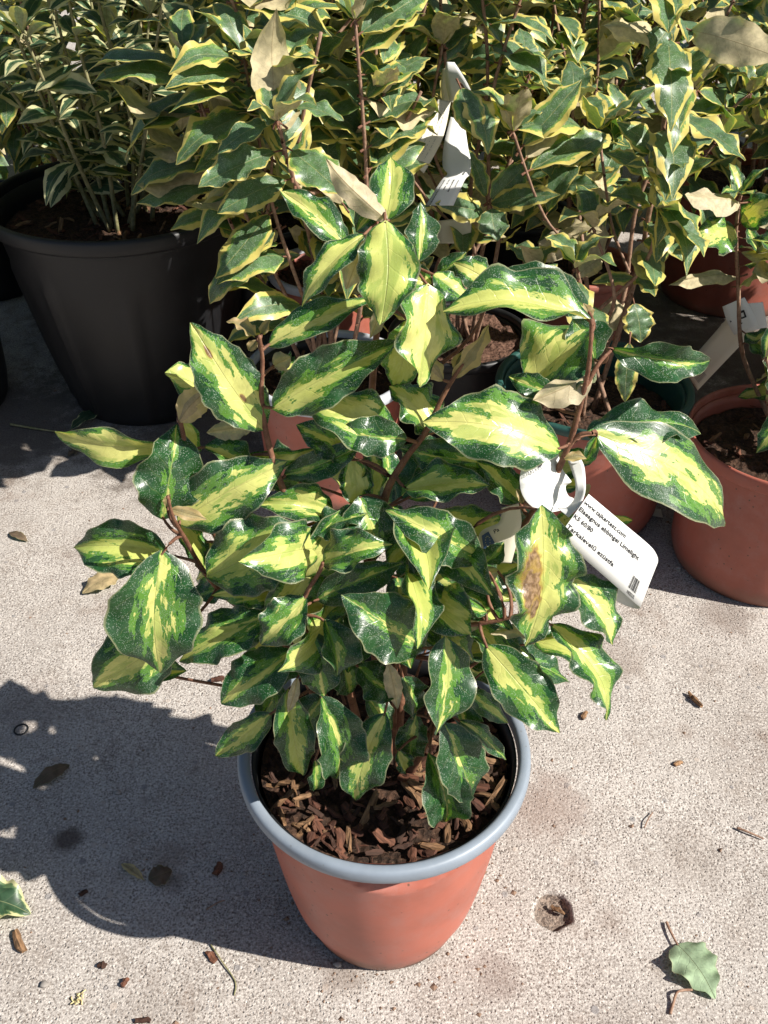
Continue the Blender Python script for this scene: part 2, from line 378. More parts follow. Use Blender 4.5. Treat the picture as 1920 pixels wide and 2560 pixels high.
STAINS_AND_SHADE += [(x, y, r_, .8, (.10, .08, .065)) for x, y, r_ in ((-.3, 1.22, .2), (.05, 1.42, .28), (.5, 1.32, .26), (-.62, 1.3, .22), (-.4, 1.75, .4), (.4, 1.75, .4), (.72, 1.55, .3))]   # deep shade between the crowded pots, painted into the ground colour
M_conc = concrete()
HOLE = gr(1194, 1966)
def axis(lo, hi, far, step):
    a = []; x = lo
    while x <= hi + 1e-9: a.append(x); x += step
    s = step; left = [lo]; right = [a[-1]]
    while left[-1] > -far: s *= 1.6; left.append(left[-1] - s)
    s = step
    while right[-1] < far: s *= 1.6; right.append(right[-1] + s)
    return left[:0:-1] + a + right[1:]
gx, gy = axis(-0.52, 0.56, 80, 0.007), axis(0.2, 1.0, 120, 0.007)
# a finer ring of rows around the pit in the concrete
gx = sorted(set(gx + [HOLE.x + i * 0.0022 for i in range(-17, 18)])); gy = sorted(set(gy + [HOLE.y + i * 0.0022 for i in range(-17, 18)]))
V, F = [], []
for y in gy:
    for x in gx:
        z = 0.0
        if abs(x) < 3 and abs(y) < 4:
            z = (noise.noise(Vector((x * 9, y * 9, 0))) * 0.0012 + noise.noise(Vector((x * 40, y * 40, 3))) * 0.0006)
            ex, ey = (x - HOLE.x) / 0.018, (y - HOLE.y) / 0.0185
            d = math.hypot(ex, ey) + 0.16 * noise.noise(Vector((x * 90, y * 90, 1.5)))
            if d < 1.15:
                t = min(1, max(0, (1.15 - d) / 0.3)); z -= 0.008 * t * t * (3 - 2 * t); z += 0.0022 * noise.noise(Vector((x * 330, y * 330, 8))) * t
        V.append((x, y, z))
nx = len(gx)
for j in range(len(gy) - 1):
    for i in range(nx - 1): F.append((j * nx + i, j * nx + i + 1, (j + 1) * nx + i + 1, (j + 1) * nx + i))
g = obj('ground', mesh('ground', V, F, [M_conc])); g['kind'] = 'structure'

# ------------------------------------------------------------------ pots
def plastic(name, c, rough=0.42, var=0.12, dirt=0.25, dcol=(0.09, 0.05, 0.03), seedz=0.0):
    n = N(name); P = n.n('TexCoord').outputs['Object']
    f = n.noise(P, 14, 4, 0.6); s = n.noise(P, 260, 3); v = n.vor(P, 120)
    z = n.sep(P)[2]
    cc = n.mix(n.ramp(f, 0.3, 0.7), tuple(x * (1 - var) for x in c), tuple(min(1, x * (1 + var)) for x in c))
    dust = n.math('MULTIPLY', n.ramp(n.noise(P, 24, 7, 0.75), 0.44, 0.72), dirt)
    cc = n.mix(dust, cc, tuple(0.7 * x + (0.10 if c[0] > 0.1 else 0.004) for x in c))
    sp = n.math('MULTIPLY', n.math('SUBTRACT', 1.0, n.ramp(v, 0.08, 0.17)), n.ramp(n.noise(P, 22, 3), 0.50, 0.58))
    cc = n.mix(n.math('MULTIPLY', sp, min(1, dirt * 2.6)), cc, dcol)
    smear = n.noise(n.comb(n.math('MULTIPLY', n.sep(P)[0], 40.0), n.math('MULTIPLY', n.sep(P)[1], 40.0), n.math('MULTIPLY', z, 6.0)), 1.0, 4)
    cc = n.mix(n.math('MULTIPLY', n.ramp(smear, 0.55, 0.8), dirt * 0.6), cc, tuple(0.75 * x + (0.08 if c[0] > 0.1 else 0.005) for x in c))
    low = n.math('MULTIPLY', n.math('SUBTRACT', 1.0, n.ramp(n.math('ADD', z, n.math('MULTIPLY', n.math('SUBTRACT', f, 0.5), 0.05)), 0.004, 0.03)), min(1, dirt * 1.5))
    cc = n.mix(low, cc, (0.16, 0.095, 0.065) if c[0] > 0.1 else (0.03, 0.026, 0.022))
    m = n.fin(cc, n.math('ADD', rough, n.math('MULTIPLY', f, 0.2)), 0.45); n.bump(n.math('ADD', f, n.math('MULTIPLY', s, 0.15)), 0.12, 0.003); return m
M_terra = plastic('terracotta_plastic', (0.365, 0.108, 0.072), 0.42, 0.14, 0.45)
M_terra2 = plastic('dusky_terracotta_plastic', (0.30, 0.085, 0.056), 0.45, 0.14, 0.4)
M_rim = plastic('blue_grey_plastic', (0.20, 0.235, 0.28), 0.36, 0.12, 0.45, (0.1, 0.09, 0.08))
M_rimw = plastic('pale_grey_plastic', (0.44, 0.46, 0.50), 0.4, 0.1, 0.2)
M_black = plastic('black_plastic', (0.009, 0.0092, 0.0105), 0.40, 0.2, 0.1, (0.06, 0.05, 0.045))
M_green = plastic('dark_green_plastic', (0.018, 0.065, 0.055), 0.35, 0.2, 0.12, (0.05, 0.05, 0.04))

def soil_mat(name, a, b):
    n = N(name); P = n.n('TexCoord').outputs['Object']
    f = n.noise(P, 130, 6, 0.7); v = n.vor(P, 170)
    c = n.mix(n.ramp(f, 0.35, 0.7), a, b)
    c = n.mix(n.math('MULTIPLY', n.math('SUBTRACT', 1.0, n.ramp(v, 0.1, 0.2)), 0.35), c, (0.24, 0.16, 0.1))
    m = n.fin(c, 0.9, 0.2); n.bump(n.math('ADD', f, v), 0.9, 0.004); return m
M_soil = soil_mat('dark_potting_mix', (0.022, 0.014, 0.01), (0.085, 0.045, 0.028))
M_peat = soil_mat('brown_peat', (0.06, 0.03, 0.02), (0.17, 0.095, 0.065))
def chip_mat(name, a, b):
    n = N(name); P = n.n('TexCoord').outputs['Object']; oi = n.n('ObjectInfo')
    s = n.sep(P); st = n.noise(n.comb(n.math('MULTIPLY', s[0], 60.0), n.math('MULTIPLY', s[1], 420.0), n.math('ADD', n.math('MULTIPLY', s[2], 300.0), n.math('MULTIPLY', oi.outputs['Random'], 40.0))), 1.0, 5, 0.65)
    c = n.mix(oi.outputs['Random'], a, b)
    c = n.mix(n.ramp(st, 0.35, 0.7), n.mix(0.65, c, (0.02, 0.012, 0.008)), c)
    m = n.fin(c, 0.8, 0.25); n.bump(st, 0.7, 0.0015); return m
M_chip = chip_mat('bark_chip_brown', (0.07, 0.026, 0.017), (0.19, 0.078, 0.045))
M_chip2 = chip_mat('bark_chip_tan', (0.18, 0.095, 0.045), (0.36, 0.21, 0.11))
M_chip3 = chip_mat('bark_chip_dark', (0.035, 0.018, 0.012), (0.10, 0.045, 0.03))

def chip_mesh(l, w, h, seed, mat, nl=4):
    r = random.Random(seed); V, F = [], []
    for i in range(nl + 1):
        t = i / nl; s = 0.55 + 0.45 * math.sin(math.pi * min(max(t, 0.12), 0.88)); x = (t - 0.5) * l
        by, bz = r.uniform(-.2, .2) * w, r.uniform(-.2, .3) * h
        for (a, b) in ((-1, -1), (1, -1), (1, 1), (0.1, 1.5), (-1, 0.9)):
            V.append((x + r.uniform(-.07, .07) * l, by + a * w * 0.5 * s * r.uniform(.65, 1.15), bz + b * h * 0.5 * s * r.uniform(.6, 1.2)))
    for i in range(nl):
        for q in range(5): a, b = i * 5 + q, i * 5 + (q + 1) % 5; F.append((a, b, b + 5, a + 5))
    F.append((4, 3, 2, 1, 0)); e = nl * 5; F.append((e, e + 1, e + 2, e + 3, e + 4))
    return mesh('bark_chip', V, F, [mat], smooth=False)
CHIPS = []
for k in range(16):
    l = (0.009, 0.013, 0.017, 0.026, 0.011, 0.015)[k % 6]
    CHIPS.append(chip_mesh(l, l * (0.20 + 0.22 * ((k * 7) % 3) / 2), l * 0.14, k, (M_chip, M_chip, M_chip3, M_chip2, M_chip, M_chip3)[(k * 5) % 6]))

def soil_disc(name, rad, z, mat, amp=0.006, seed=0.0, nr=22, ns=64):
    V = [(0, 0, z + amp)]; F = []
    for i in range(1, nr + 1):
        for k in range(ns):
            r = rad * i / nr; a = 2 * math.pi * k / ns; x, y = r * math.cos(a), r * math.sin(a)
            V.append((x, y, z + amp * (noise.noise(Vector((x * 45, y * 45, seed))) + 0.7 * noise.noise(Vector((x * 140, y * 140, seed))))))
    for k in range(ns): F.append((0, 1 + k, 1 + (k + 1) % ns))
    for i in range(nr - 1):
        for k in range(ns):
            a, b = 1 + i * ns + k, 1 + i * ns + (k + 1) % ns; F.append((a, a + ns, b + ns, b))
    return mesh(name, V, F, [mat], smooth=True)

def scatter_chips(parent, rad, zf, n, seed, smin=0.7, smax=1.3, meshes=None):
    r = random.Random(seed); meshes = meshes or CHIPS
    for k in range(n):
        rr, a = rad * math.sqrt(r.random()), r.uniform(0, 6.283)
        o = obj('bark_chip', r.choice(meshes), parent, (rr * math.cos(a), rr * math.sin(a), zf + r.uniform(0.0, 0.007)),
                (r.uniform(-.55, .55), r.uniform(-.55, .55), r.uniform(0, 6.28)))
        s = r.uniform(smin, smax); o.scale = (s, s, s)

def make_pot(label, loc, Rt, H, Rb, body, rim, soil_z, soil=M_soil, inn=None, rim_w=0.011, rim_h=0.016, feet=True, chips=0, main=False, ribs=0, seg=96, peat_amp=0.006, split=True):
    t = thing('flower_pot', label, 'plant pot', loc, 'plastic nursery pots')
    rb_in = Rt - rim_w
    wall = [(Rb - 0.012, 0.004), (Rb - 0.002, 0.0), (Rb + 0.0015, 0.003), (Rb + 0.004, H * 0.05), (Rb + 0.007, H * 0.10)]
    nz = 14
    for i in range(1, nz + 1):
        z = H * 0.10 + (H - rim_h * 0.6 - H * 0.10) * i / nz
        wall.append((Rb + 0.007 + (rb_in - Rb - 0.007) * ((z - H * 0.10) / (H * 0.9)) ** (0.66 if main else 0.85), z))
    inner = [(r - 0.0025, z) for r, z in wall[:3:-1]]
    def fn(a, r, z, i):
        if i <= 1 and feet:                      # drainage notches at the foot
            if math.sin(a * 5 + 0.9) > 0.35: z += 0.0065
        if main and z > H * 0.6:
            da = (a - R(278) + math.pi) % (2 * math.pi) - math.pi
            lim = H - rim_h - 0.030 * max(0, 1 - (da / 0.62) ** 2)
            if abs(da) < 0.62:
                k = min(1, max(0, (z - lim + 0.003) / 0.004)) * min(1, max(0, (H - rim_h * 0.75 - z) / 0.006)); r -= 0.009 * k * max(0, 1 - (abs(da) / 0.62) ** 4)
        if ribs and 2 < i < len(wall) - 4:
            s = math.cos(a * ribs); r += 0.006 * max(0, s) ** 10
        return r, z
    if main:
        wz = []
        for (r, z), (r2, z2) in zip(wall[:-1], wall[1:]): wz += [(r, z)] + ([((r * 2 + r2) / 3, (z * 2 + z2) / 3), ((r + 2 * r2) / 3, (z + 2 * z2) / 3)] if z > H * 0.6 else [])
        wall = wz + [wall[-1]]
    obj('pot_wall', lathe('pot_wall', wall + inner, [body, inn or body], seg * (2 if main else 1), fn, mi=[0] * (len(wall) - 1) + [1] * (len(inner) + 1)), t)
    rp = []
    rc, zc = Rt - rim_w / 2, H - rim_h / 2
    for k in range(14):
        a = 2 * math.pi * k / 14; ca, sa = math.cos(a), math.sin(a)
        rp.append((rc + rim_w / 2 * math.copysign(abs(ca) ** 0.7, ca), zc + rim_h / 2 * math.copysign(abs(sa) ** 0.7, sa)))
    obj('rim', lathe('rim', rp[::-1], [rim], seg, close=True), t)
    rs = rb_in - 0.004 - (H - soil_z) * (rb_in - Rb) / H
    s = obj('potting_mix', soil_disc('potting_mix', rs, soil_z, soil, peat_amp, loc[0] * 7), t)
    # inner wall reaching below the mix closes the pot
    if chips: scatter_chips(s, rs * 0.97, soil_z, chips, int(loc[1] * 100))
    return t, s

MAIN = Vector((0, 0.441, 0))
potA, soilA = make_pot('terracotta plastic pot with blue-grey rim in the foreground, filled with bark mulch', MAIN, 0.121, 0.2244, 0.073, M_terra, M_rim, 0.202, inn=M_black, rim_w=0.0105, rim_h=0.0145, chips=298, main=True, peat_amp=0.007)
POTS = {}
def pot(k, *a, **kw): POTS[k], _ = make_pot(*a, **kw); return POTS[k]
pot('P1', 'large black pot with cream-edged euonymus, standing left in the shade', (-0.408, 1.42, 0), 0.208, 0.347, 0.128, M_black, M_black, 0.302, rim_w=0.012, rim_h=0.024, ribs=9, feet=False, chips=190)
pot('P0', 'black pot cut off at the left edge, beside the large black pot', (-0.81, 1.37, 0), 0.185, 0.34, 0.155, M_black, M_black, 0.30, rim_w=0.012, rim_h=0.024, feet=False)
pot('P2', 'terracotta pot with pale grey rim between black pot and yellow leaves', (-0.098, 1.505, 0), 0.102, 0.19, 0.076, M_terra, M_rimw, 0.168, M_peat, chips=60)
pot('P3', 'terracotta pot with pale rim directly behind the foreground shrub', (-0.08, 1.15, 0), 0.119, 0.19, 0.09, M_terra, M_rimw, 0.158, M_soil, inn=M_black, chips=40)
pot('P9', 'black pot of bare brown peat glimpsed between the foreground leaves', (0.115, 1.268, 0), 0.110, 0.185, 0.085, M_black, M_black, 0.172, M_peat, peat_amp=0.008)
pot('P4', 'terracotta pot with dark green rim, right of the foreground shrub', (0.285, 1.077, 0), 0.1335, 0.206, 0.105, M_terra2, M_green, 0.158, M_soil, inn=M_green, chips=50, rim_w=0.011, rim_h=0.013)
pot('P5', 'all terracotta pot cut off by the right edge', (0.512, 0.957, 0), 0.126, 0.2, 0.108, M_terra2, M_terra2, 0.168, M_soil, chips=60, rim_w=0.006, rim_h=0.018)
pot('P6', 'shaded terracotta pot at upper right, under the gold-edged leaves', (0.71, 1.82, 0), 0.155, 0.25, 0.128, M_terra2, M_terra2, 0.22, M_soil, feet=False)
pot('P7', 'small terracotta pot half hidden behind the top right yellow leaf', (0.34, 1.52, 0), 0.1, 0.19, 0.078, M_terra, M_terra, 0.165, M_soil)

# ------------------------------------------------------------------ foreground shrub
shrub = thing('potted_shrub', 'yellow and green variegated shrub in the foreground pot', 'shrub', (MAIN.x, MAIN.y, 0.202))
SO = Vector((MAIN.x, MAIN.y, 0.202))
def local(p): return Vector(p) - SO
def Yd(y): 
    if y < 1000: return 0.50 - 0.04 * (y - 350) / 650
    if y < 1400: return 0.46 - 0.05 * (y - 1000) / 400
    return 0.41 - 0.035 * (y - 1400) / 300
STEMS = [
    [('w', -0.012, 0.44, 0.194), (715, 1340, .425), (690, 1250, .425), (640, 1120, .445), (605, 1040, .45), (578, 950, .455), (565, 860, .458), (567, 780, .46), (560, 725, .458)],
    [('w', -0.02, 0.435, 0.194), (600, 1370, .435), (500, 1300, .445), (445, 1240, .44), (400, 1165, .425), (374, 1118, .41), (362, 1072, .405)],
    [('w', 0.006, 0.445, 0.194), (800, 1250, .45), (830, 1080, .452), (870, 1000, .455), (918, 935, .458), (960, 850, .46), (1000, 785, .462)],
    [('w', 0.012, 0.45, 0.194), (900, 1300, .47), (1090, 1180, .462), (1180, 1060, .455), (1225, 970, .452), (1252, 880, .45), (1272, 790, .448), (1278, 690, .446)],
    [(1256, 855, .451), (1290, 790, .455), (1320, 757, .46)],
    [('w', 0.01, 0.435, 0.19), (860, 1375, .415), (960, 1357, .405), (1050, 1345, .40), (1120, 1330, .395)],
    [('w', 0.0, 0.455, 0.194), (790, 1150, .49), (800, 900, .50), (815, 700, .505), (825, 560, .51), (828, 460, .512)],
    [(1225, 970, .452), (1250, 940, .45), (1278, 935, .448)],
    [('w', -0.01, 0.43, 0.194), (690, 1480, .41), (660, 1370, .40), (655, 1300, .398), (690, 1235, .40), (697, 1215, .40)],
    [('w', -0.03, 0.445, 0.194), (560, 1270, .45), (480, 1180, .452), (420, 1050, .456), (392, 920, .46), (385, 890, .462)],
    [('w', 0.02, 0.43, 0.194), (940, 1560, .405), (960, 1480, .40), (962, 1390, .392)],
]
stem_pts = []
for si, S in enumerate(STEMS):
    pts = [Vector(p[1:]) if p[0] == 'w' else at(*p) for p in S]
    sp = smooth_path(pts, 6); stem_pts += sp
    r0, r1 = (0.0036, 0.0011) if len(S) > 3 else (0.0018, 0.0010)
    if si in (1, 5, 8): r0, r1 = 0.0024, 0.0011
    obj('stem', tube_mesh('stem', [local(p) for p in pts], r0, r1, M_shoot, 8, 0.08), shrub)

# table of leaves: base x, y; tip x, y; width; cm towards (-) or away (+) from the row's distance; extra tip offset cm; roll; kind; variegation width, shift, shade
T_LEAF = [
 # left upper shoot
 (553,728,492,690,38,0,0,20,'Y',.6,.5,0), (556,735,536,758,22,-1,0,0,'Y',.6,.5,0), (565,722,585,690,22,0,0,0,'Y',.6,.5,0),
 (577,747,812,645,78,-1,1,-18,'C',.62,.38,.1), (587,884,852,745,112,-1.5,0,16,'C',.36,.36,.5), (572,928,418,700,122,-.8,0,-14,'B',.62,.5,.1),
 (452,846,356,806,92,0.6,0,15,'C',.75,.5,.2), (386,912,456,838,66,-1.4,0,10,'F',.5,.5,0), (548,920,448,935,48,0.4,0,5,'U',.5,.5,0),
 (395,905,418,1000,44,0.8,0,0,'C',.7,.5,.6), (590,790,628,770,40,0.5,0,10,'U',.5,.5,0), (600,790,640,800,60,1.6,0,0,'C',.6,.5,.2),
 # left cluster
 (350,1122,386,921,135,-.8,1.0,8,'C',.02,.5,.1), (382,1128,612,1003,128,-.6,0,16,'C',.55,.42,.3), (366,1100,447,1122,30,-1.6,0,10,'Y',.6,.5,0),
 (360,1095,368,1066,18,-1.4,0,0,'Y',.6,.5,0), (366,1198,152,1184,98,.6,0,-22,'C',.5,.6,.9), (349,1189,346,1457,188,-2.2,-1.2,6,'C',.3,.56,.1),
 (372,1385,197,1492,130,-.2,-1,-10,'C',.42,.45,.1), (285,1440,402,1448,62,.8,0,0,'C',.3,.5,.7), (578,1332,385,1428,108,-1.0,-.5,10,'C',.34,.4,.4),
 (446,1246,668,1142,155,-1.3,0,14,'C',.58,.5,1), (662,1290,560,1392,100,-2.4,-1,4,'C',.4,.5,.0), (440,965,560,1015,62,.4,0,-12,'C',.45,.5,.4),
 (540,982,682,972,34,0,0,60,'C',.6,.5,.2), (357,968,118,936,60,.4,-.2,-58,'C',.75,.5,.0), (385,1130,440,1230,60,1.4,0,0,'C',.6,.5,.8), (440,1170,470,1250,70,2.2,0,0,'C',.7,.5,.6),
 # top shoot
 (832,478,846,338,102,0,1.5,-6,'C',.62,.5,.7), (838,478,700,350,48,-.6,.5,0,'U',.5,.5,0), (832,476,822,702,118,-1.6,-2.5,12,'C',.78,.5,.75),
 (752,534,606,414,82,-1,1,-8,'C',.5,.48,0), (790,505,643,652,62,-1.4,-1.5,30,'C',.66,.5,.4), (788,520,748,625,55,-.8,-1,0,'U',.5,.5,0),
 (905,565,908,438,74,1.2,1.5,10,'C',.1,.5,0), (932,612,860,590,62,.6,0,0,'C',.6,.5,.1), (935,592,1015,655,68,.2,-.5,-14,'C',.5,.7,.1),
 (1062,612,982,566,66,1,0,0,'C',.6,.5,.2), (945,600,1008,545,44,1.6,0,10,'C',.1,.5,.2), (925,612,908,836,132,-1.2,-2.0,-8,'C',.78,.46,0),
 (885,690,852,838,82,.4,0,8,'C',.9,.5,1), (770,500,850,420,55,.7,0,0,'C',.3,.5,.2), (830,660,800,730,30,0,0,20,'U',.5,.5,0),
 # right top shoot
 (1277,692,962,655,112,-2.2,-.5,10,'C',.62,.6,.6), (1272,668,1058,590,92,-.8,0,-8,'C',.02,.5,.4), (1150,835,1268,700,175,.6,.8,-8,'C',.55,.78,.2),
 (1285,780,1235,690,95,1.0,.8,0,'C',.0,.5,.6), (1280,806,1152,872,62,-1.2,-1,22,'U',.5,.5,0), (1200,850,1100,812,56,-.3,.5,0,'C',.25,.5,.1),
 (1212,972,917,908,158,-1.6,-.8,-8,'C',.66,.5,0), (1276,933,1594,1133,158,0.6,2.4,-10,'C',.56,.5,0), (1262,938,1527,916,96,1.4,2.5,-20,'C',.0,.5,0),
 (1218,992,1268,988,24,-1,0,0,'Y',.6,.5,0), (1275,690,1262,655,28,-1,0,0,'Y',.6,.5,0), (1318,752,1552,795,62,.6,.4,38,'C',.08,.5,.1),
 (1290,940,1262,1000,30,-.2,0,0,'C',.2,.5,.2),
 # middle shoot
 (948,930,840,835,112,.2,.6,12,'C',.56,.5,.3), (958,822,908,768,44,-.8,0,0,'F',.5,.5,0), (978,818,1058,703,42,-.8,.5,30,'Y',.5,.5,0), (985,800,1000,760,28,-.4,0,0,'Y',.5,.5,0),
 (856,938,660,862,122,-1.0,.2,-6,'C',.62,.46,.2), (880,950,720,935,75,-1.3,-.8,-24,'C',.0,.5,.5), (768,990,645,915,88,.4,0,8,'C',.3,.66,.9), (612,1028,782,962,64,-.1,.2,18,'C',.05,.5,.6),
 (876,1058,1054,1044,92,-1.2,-.6,-10,'C',.56,.46,.4), (1115,1005,858,965,82,.2,0,-26,'C',.0,.5,0), (1125,1085,1035,995,80,-.4,.4,6,'C',.45,.5,.2),
 (1128,1088,1118,1056,22,-1.5,0,0,'Y',.5,.5,0), (760,990,768,1098,66,.2,-.6,4,'C',.72,.5,.3), (805,1090,800,965,52,.8,.4,0,'C',.35,.3,.7),
 (775,1070,812,1208,118,-.4,-.9,10,'C',.15,.5,.4), (668,1152,795,1108,66,-.6,0,-24,'C',.0,.5,.3), (1040,1208,843,1104,104,-2.0,-.6,-10,'C',.36,.36,.4),
 (697,1214,832,1166,80,-2.4,-1,-14,'C',.4,.44,.2), (942,1160,822,1236,70,-.2,0,8,'C',.45,.5,.9), (684,1296,864,1222,80,-1.4,-.4,22,'C',.0,.5,.5),
 (915,1402,740,1286,128,-2.6,-1.2,-6,'C',.0,.5,.3), (1052,1322,866,1286,86,-1.4,-.6,16,'C',.36,.66,.6), (1168,1092,1148,1406,162,-4.6,-1.8,6,'S',.62,.5,.4),
 (1222,1245,1326,1392,118,-1.6,-1.6,-6,'C',.36,.6,.1), (1188,1346,1330,1552,100,-1.8,-2,-20,'C',.55,.5,.1), (1048,1394,1208,1582,100,-1.8,-2,22,'C',.5,.44,.4),
 (962,1374,944,1590,120,-2.8,-2,-4,'C',.24,.5,0), (664,1362,702,1508,88,-1.6,-1,10,'C',.26,.42,.1), (702,1338,736,1466,96,-2.2,-1,-8,'C',.14,.4,.7), (632,1408,474,1520,100,-1,-1,10,'C',.15,.5,.5),
 (1078,1233,998,1262,44,-.8,0,20,'U',.5,.5,0), (1046,1328,958,1372,48,-.4,0,10,'U',.5,.5,0), (1048,1216,1088,1172,42,-.5,0,0,'C',.1,.5,.3), (1050,1216,1010,1190,30,-.3,0,0,'C',.3,.5,.6),
 (1170,1360,1060,1370,34,-.4,-.6,30,'U',.5,.5,0), (1130,1330,1190,1350,26,-.6,0,0,'C',.3,.5,.3),
 # lower ring over the pot
 (586,1540,466,1633,64,.6,0,-8,'C',.5,.5,.8), (622,1488,656,1682,80,-.3,-.6,16,'C',.66,.46,1), (692,1502,740,1698,110,-1.4,-1,-4,'C',.16,.5,.2), (832,1540,764,1736,100,-1.2,-1,6,'C',.42,.48,.2),
 (958,1560,1022,1736,110,-.8,-.5,-6,'C',.0,.5,.2), (926,1626,966,1798,104,-.6,-.2,0,'C',.08,.5,0), (1002,1490,1096,1562,50,-.4,0,-10,'C',.5,.5,.1), (990,1556,1090,1642,44,.2,0,-16,'C',.15,.5,.0),
 (772,1440,862,1504,84,-.4,-.3,6,'C',.1,.5,.8), (838,1432,856,1524,34,-1,0,15,'U',.5,.5,0), (642,1462,622,1537,22,-.8,0,0,'U',.5,.5,0), (790,1505,850,1578,54,.2,0,0,'C',.4,.5,.9),
 (900,1540,885,1655,60,1.4,0,0,'C',.1,.5,.5), (860,1620,878,1668,36,.8,0,0,'C',.5,.5,.4), (680,1640,685,1712,50,1.2,0,0,'C',.4,.5,.7), (870,1460,900,1560,70,1,0,0,'C',.05,.5,.6), (740,1420,760,1500,80,.6,0,0,'C',.2,.5,.6), (600,1470,560,1560,66,1.6,0,0,'C',.1,.5,.6),
 (700,1500,640,1600,70,1.8,0,0,'C',.1,.5,.6), (980,1500,1010,1600,60,1.5,0,0,'C',.1,.5,.4),
]
KIND = {'C': M_lime, 'S': M_scorch, 'B': M_scorch2, 'U': M_lime, 'F': M_young, 'Y': M_young}
def nearest(p, pts):
    b, bd = None, 9
    for q in pts:
        d = (q - p).length
        if d < bd: bd, b = d, q
    return b, bd
def put_leaf(B, T, W, roll, kind, va, sh, dim, seed, petiole=True, fold=None, arch=None, wave=None, lift=True):
    r = random.Random(seed * 13 + 5)
    flip = kind in 'UF'
    if abs(roll) <= 10: roll += r.uniform(-17, 17)
    L = (T - B).length
    W = W * 1.06 / max(0.6, math.cos(R(roll)) * 0.93)
    small = kind in 'YF'
    m4 = frame(B, T, roll, flip)
    curl = r.random() < 0.28 and not small and kind not in 'SB' and W < 0.043
    if curl: W *= 1.3
    pet = None
    if petiole:
        q, d = nearest(B, stem_pts)
        if d < 0.05: pet = m4.inverted() @ q
        else:
            core = Vector((B.x * 0.55 + MAIN.x * 0.45, B.y * 0.5 + (MAIN.y + 0.01) * 0.5, max(0.19, B.z - 0.045))); pet = m4.inverted() @ core
    me = leaf_mesh(L * 1.0, W, fold if fold is not None else (r.uniform(34, 52) if curl else r.uniform(8, 30) if not small else 30), arch if arch is not None else r.uniform(0.03, 0.10) * (-1 if flip else 1), wave if wave is not None else r.uniform(0.05, 0.15),
                   r.uniform(1.7, 3.3), r.uniform(-30, 30) * (1.5 if curl else 1), r.uniform(-0.05, 0.22) + (0.15 if curl else 0), seed, 22, 10, KIND[kind], pet)
    m4 = Matrix.Translation(-SO) @ m4
    o = obj('leaf', me, shrub); o.matrix_parent_inverse.identity(); o.matrix_basis = m4
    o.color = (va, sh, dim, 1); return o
for i, (bx, by, tx, ty, wp, d, dt, roll, kind, va, sh, dim) in enumerate(T_LEAF):
    Yb = Yd(by) + d * 0.011; Yt = Yd((by + ty) / 2) + (d + dt) * 0.011
    B, T = at(bx, by, Yb), at(tx, ty, Yt)
    for q in (B, T):
        if (Vector((q.x, q.y)) - Vector((0, MAIN.y))).length < 0.112 and q.z < 0.219: q.z = 0.219
    W = wp / FD * axd((B + T) / 2)
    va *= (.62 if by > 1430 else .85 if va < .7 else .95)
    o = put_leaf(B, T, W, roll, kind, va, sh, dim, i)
    if kind == 'S': o['label'] = 'leaf with a brown scorched patch'
# inner foliage between the stems
r = random.Random(21)
for k in range(135):
    a = r.uniform(0, 6.283); hgt = r.uniform(0.225, 0.46); rad = r.uniform(0.015, 0.125)
    B = Vector((MAIN.x + rad * math.cos(a) * 1.1, 0.462 + rad * math.sin(a) * 0.55, hgt))
    out = Vector((math.cos(a), math.sin(a) * 0.8 - 0.1, r.uniform(-0.6, 0.5))).normalized()
    L = r.uniform(0.05, 0.075); T = B + out * L
    if T.z < 0.221: T.z = 0.221
    if k % 3 == 0: out.y -= .5
    if seen(T)[1] > 1490 or seen(B)[1] > 1470 or seen(T)[0] < 400: continue
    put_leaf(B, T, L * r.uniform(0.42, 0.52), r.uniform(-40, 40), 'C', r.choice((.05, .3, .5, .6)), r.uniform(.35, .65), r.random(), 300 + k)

# ------------------------------------------------------------------ background shrubs
def variants(mat, n, ratio, wave, nu=9, nv=6, obov=0.0, arch=(0.02, 0.14), fold=(5, 28), seed0=0, pl=0.12, pm=None):
    out = []
    for k in range(n):
        r = random.Random(seed0 + k)
        out.append(leaf_mesh(1.0, ratio * r.uniform(.85, 1.15), r.uniform(*fold), r.uniform(*arch), wave * r.uniform(.5, 1.4), r.uniform(2, 3.4), r.uniform(-35, 35), r.uniform(-.1, .25), seed0 + k, nu, nv, mat,
                             None, obov))
    return out
# leaves are built at 7 cm and 4.5 cm so that the scale of their markings is right
def sized(mat, n, L, ratio, wave, seed0, obov=0.0, **k):
    out = []
    for q in range(n):
        r = random.Random(seed0 + q)
        out.append(leaf_mesh(L, L * ratio * r.uniform(.85, 1.15), r.uniform(5, 28), r.uniform(.02, .13), wave * r.uniform(.5, 1.5), r.uniform(2, 3.4), r.uniform(-40, 40), r.uniform(-.08, .34), seed0 + q, 12, 6, mat,
                             (-0.12 * L, 0, -0.03 * L), obov, k.get('pm')))
    return out
G_LEAF = sized(M_gilt, 28, 0.08, 0.50, 0.085, 500)
E_LEAF = sized(M_euon, 14, 0.065, 0.42, 0.04, 700, obov=0.10, pm=M_gstem)
L_LEAF = sized(M_lime, 8, 0.08, 0.47, 0.10, 800)

def add_leaf(parent, org, lib, B, d, up, L, base_len, r, va, dim=0.0):
    x = d.normalized(); z = up - x * up.dot(x)
    if z.length < 1e-3: z = x.orthogonal()
    z.normalize(); y = z.cross(x)
    Bl = B - org
    m4 = Matrix(((x.x, y.x, z.x, Bl.x), (x.y, y.y, z.y, Bl.y), (x.z, y.z, z.z, Bl.z), (0, 0, 0, 1))) @ Matrix.Scale(L / base_len, 4)
    o = bpy.data.objects.new('leaf', r.choice(lib)); col.objects.link(o); o.parent = parent; o.matrix_basis = m4; o.color = (*va, dim, 1) if isinstance(va, tuple) else (va, .5, dim, 1)
    return o
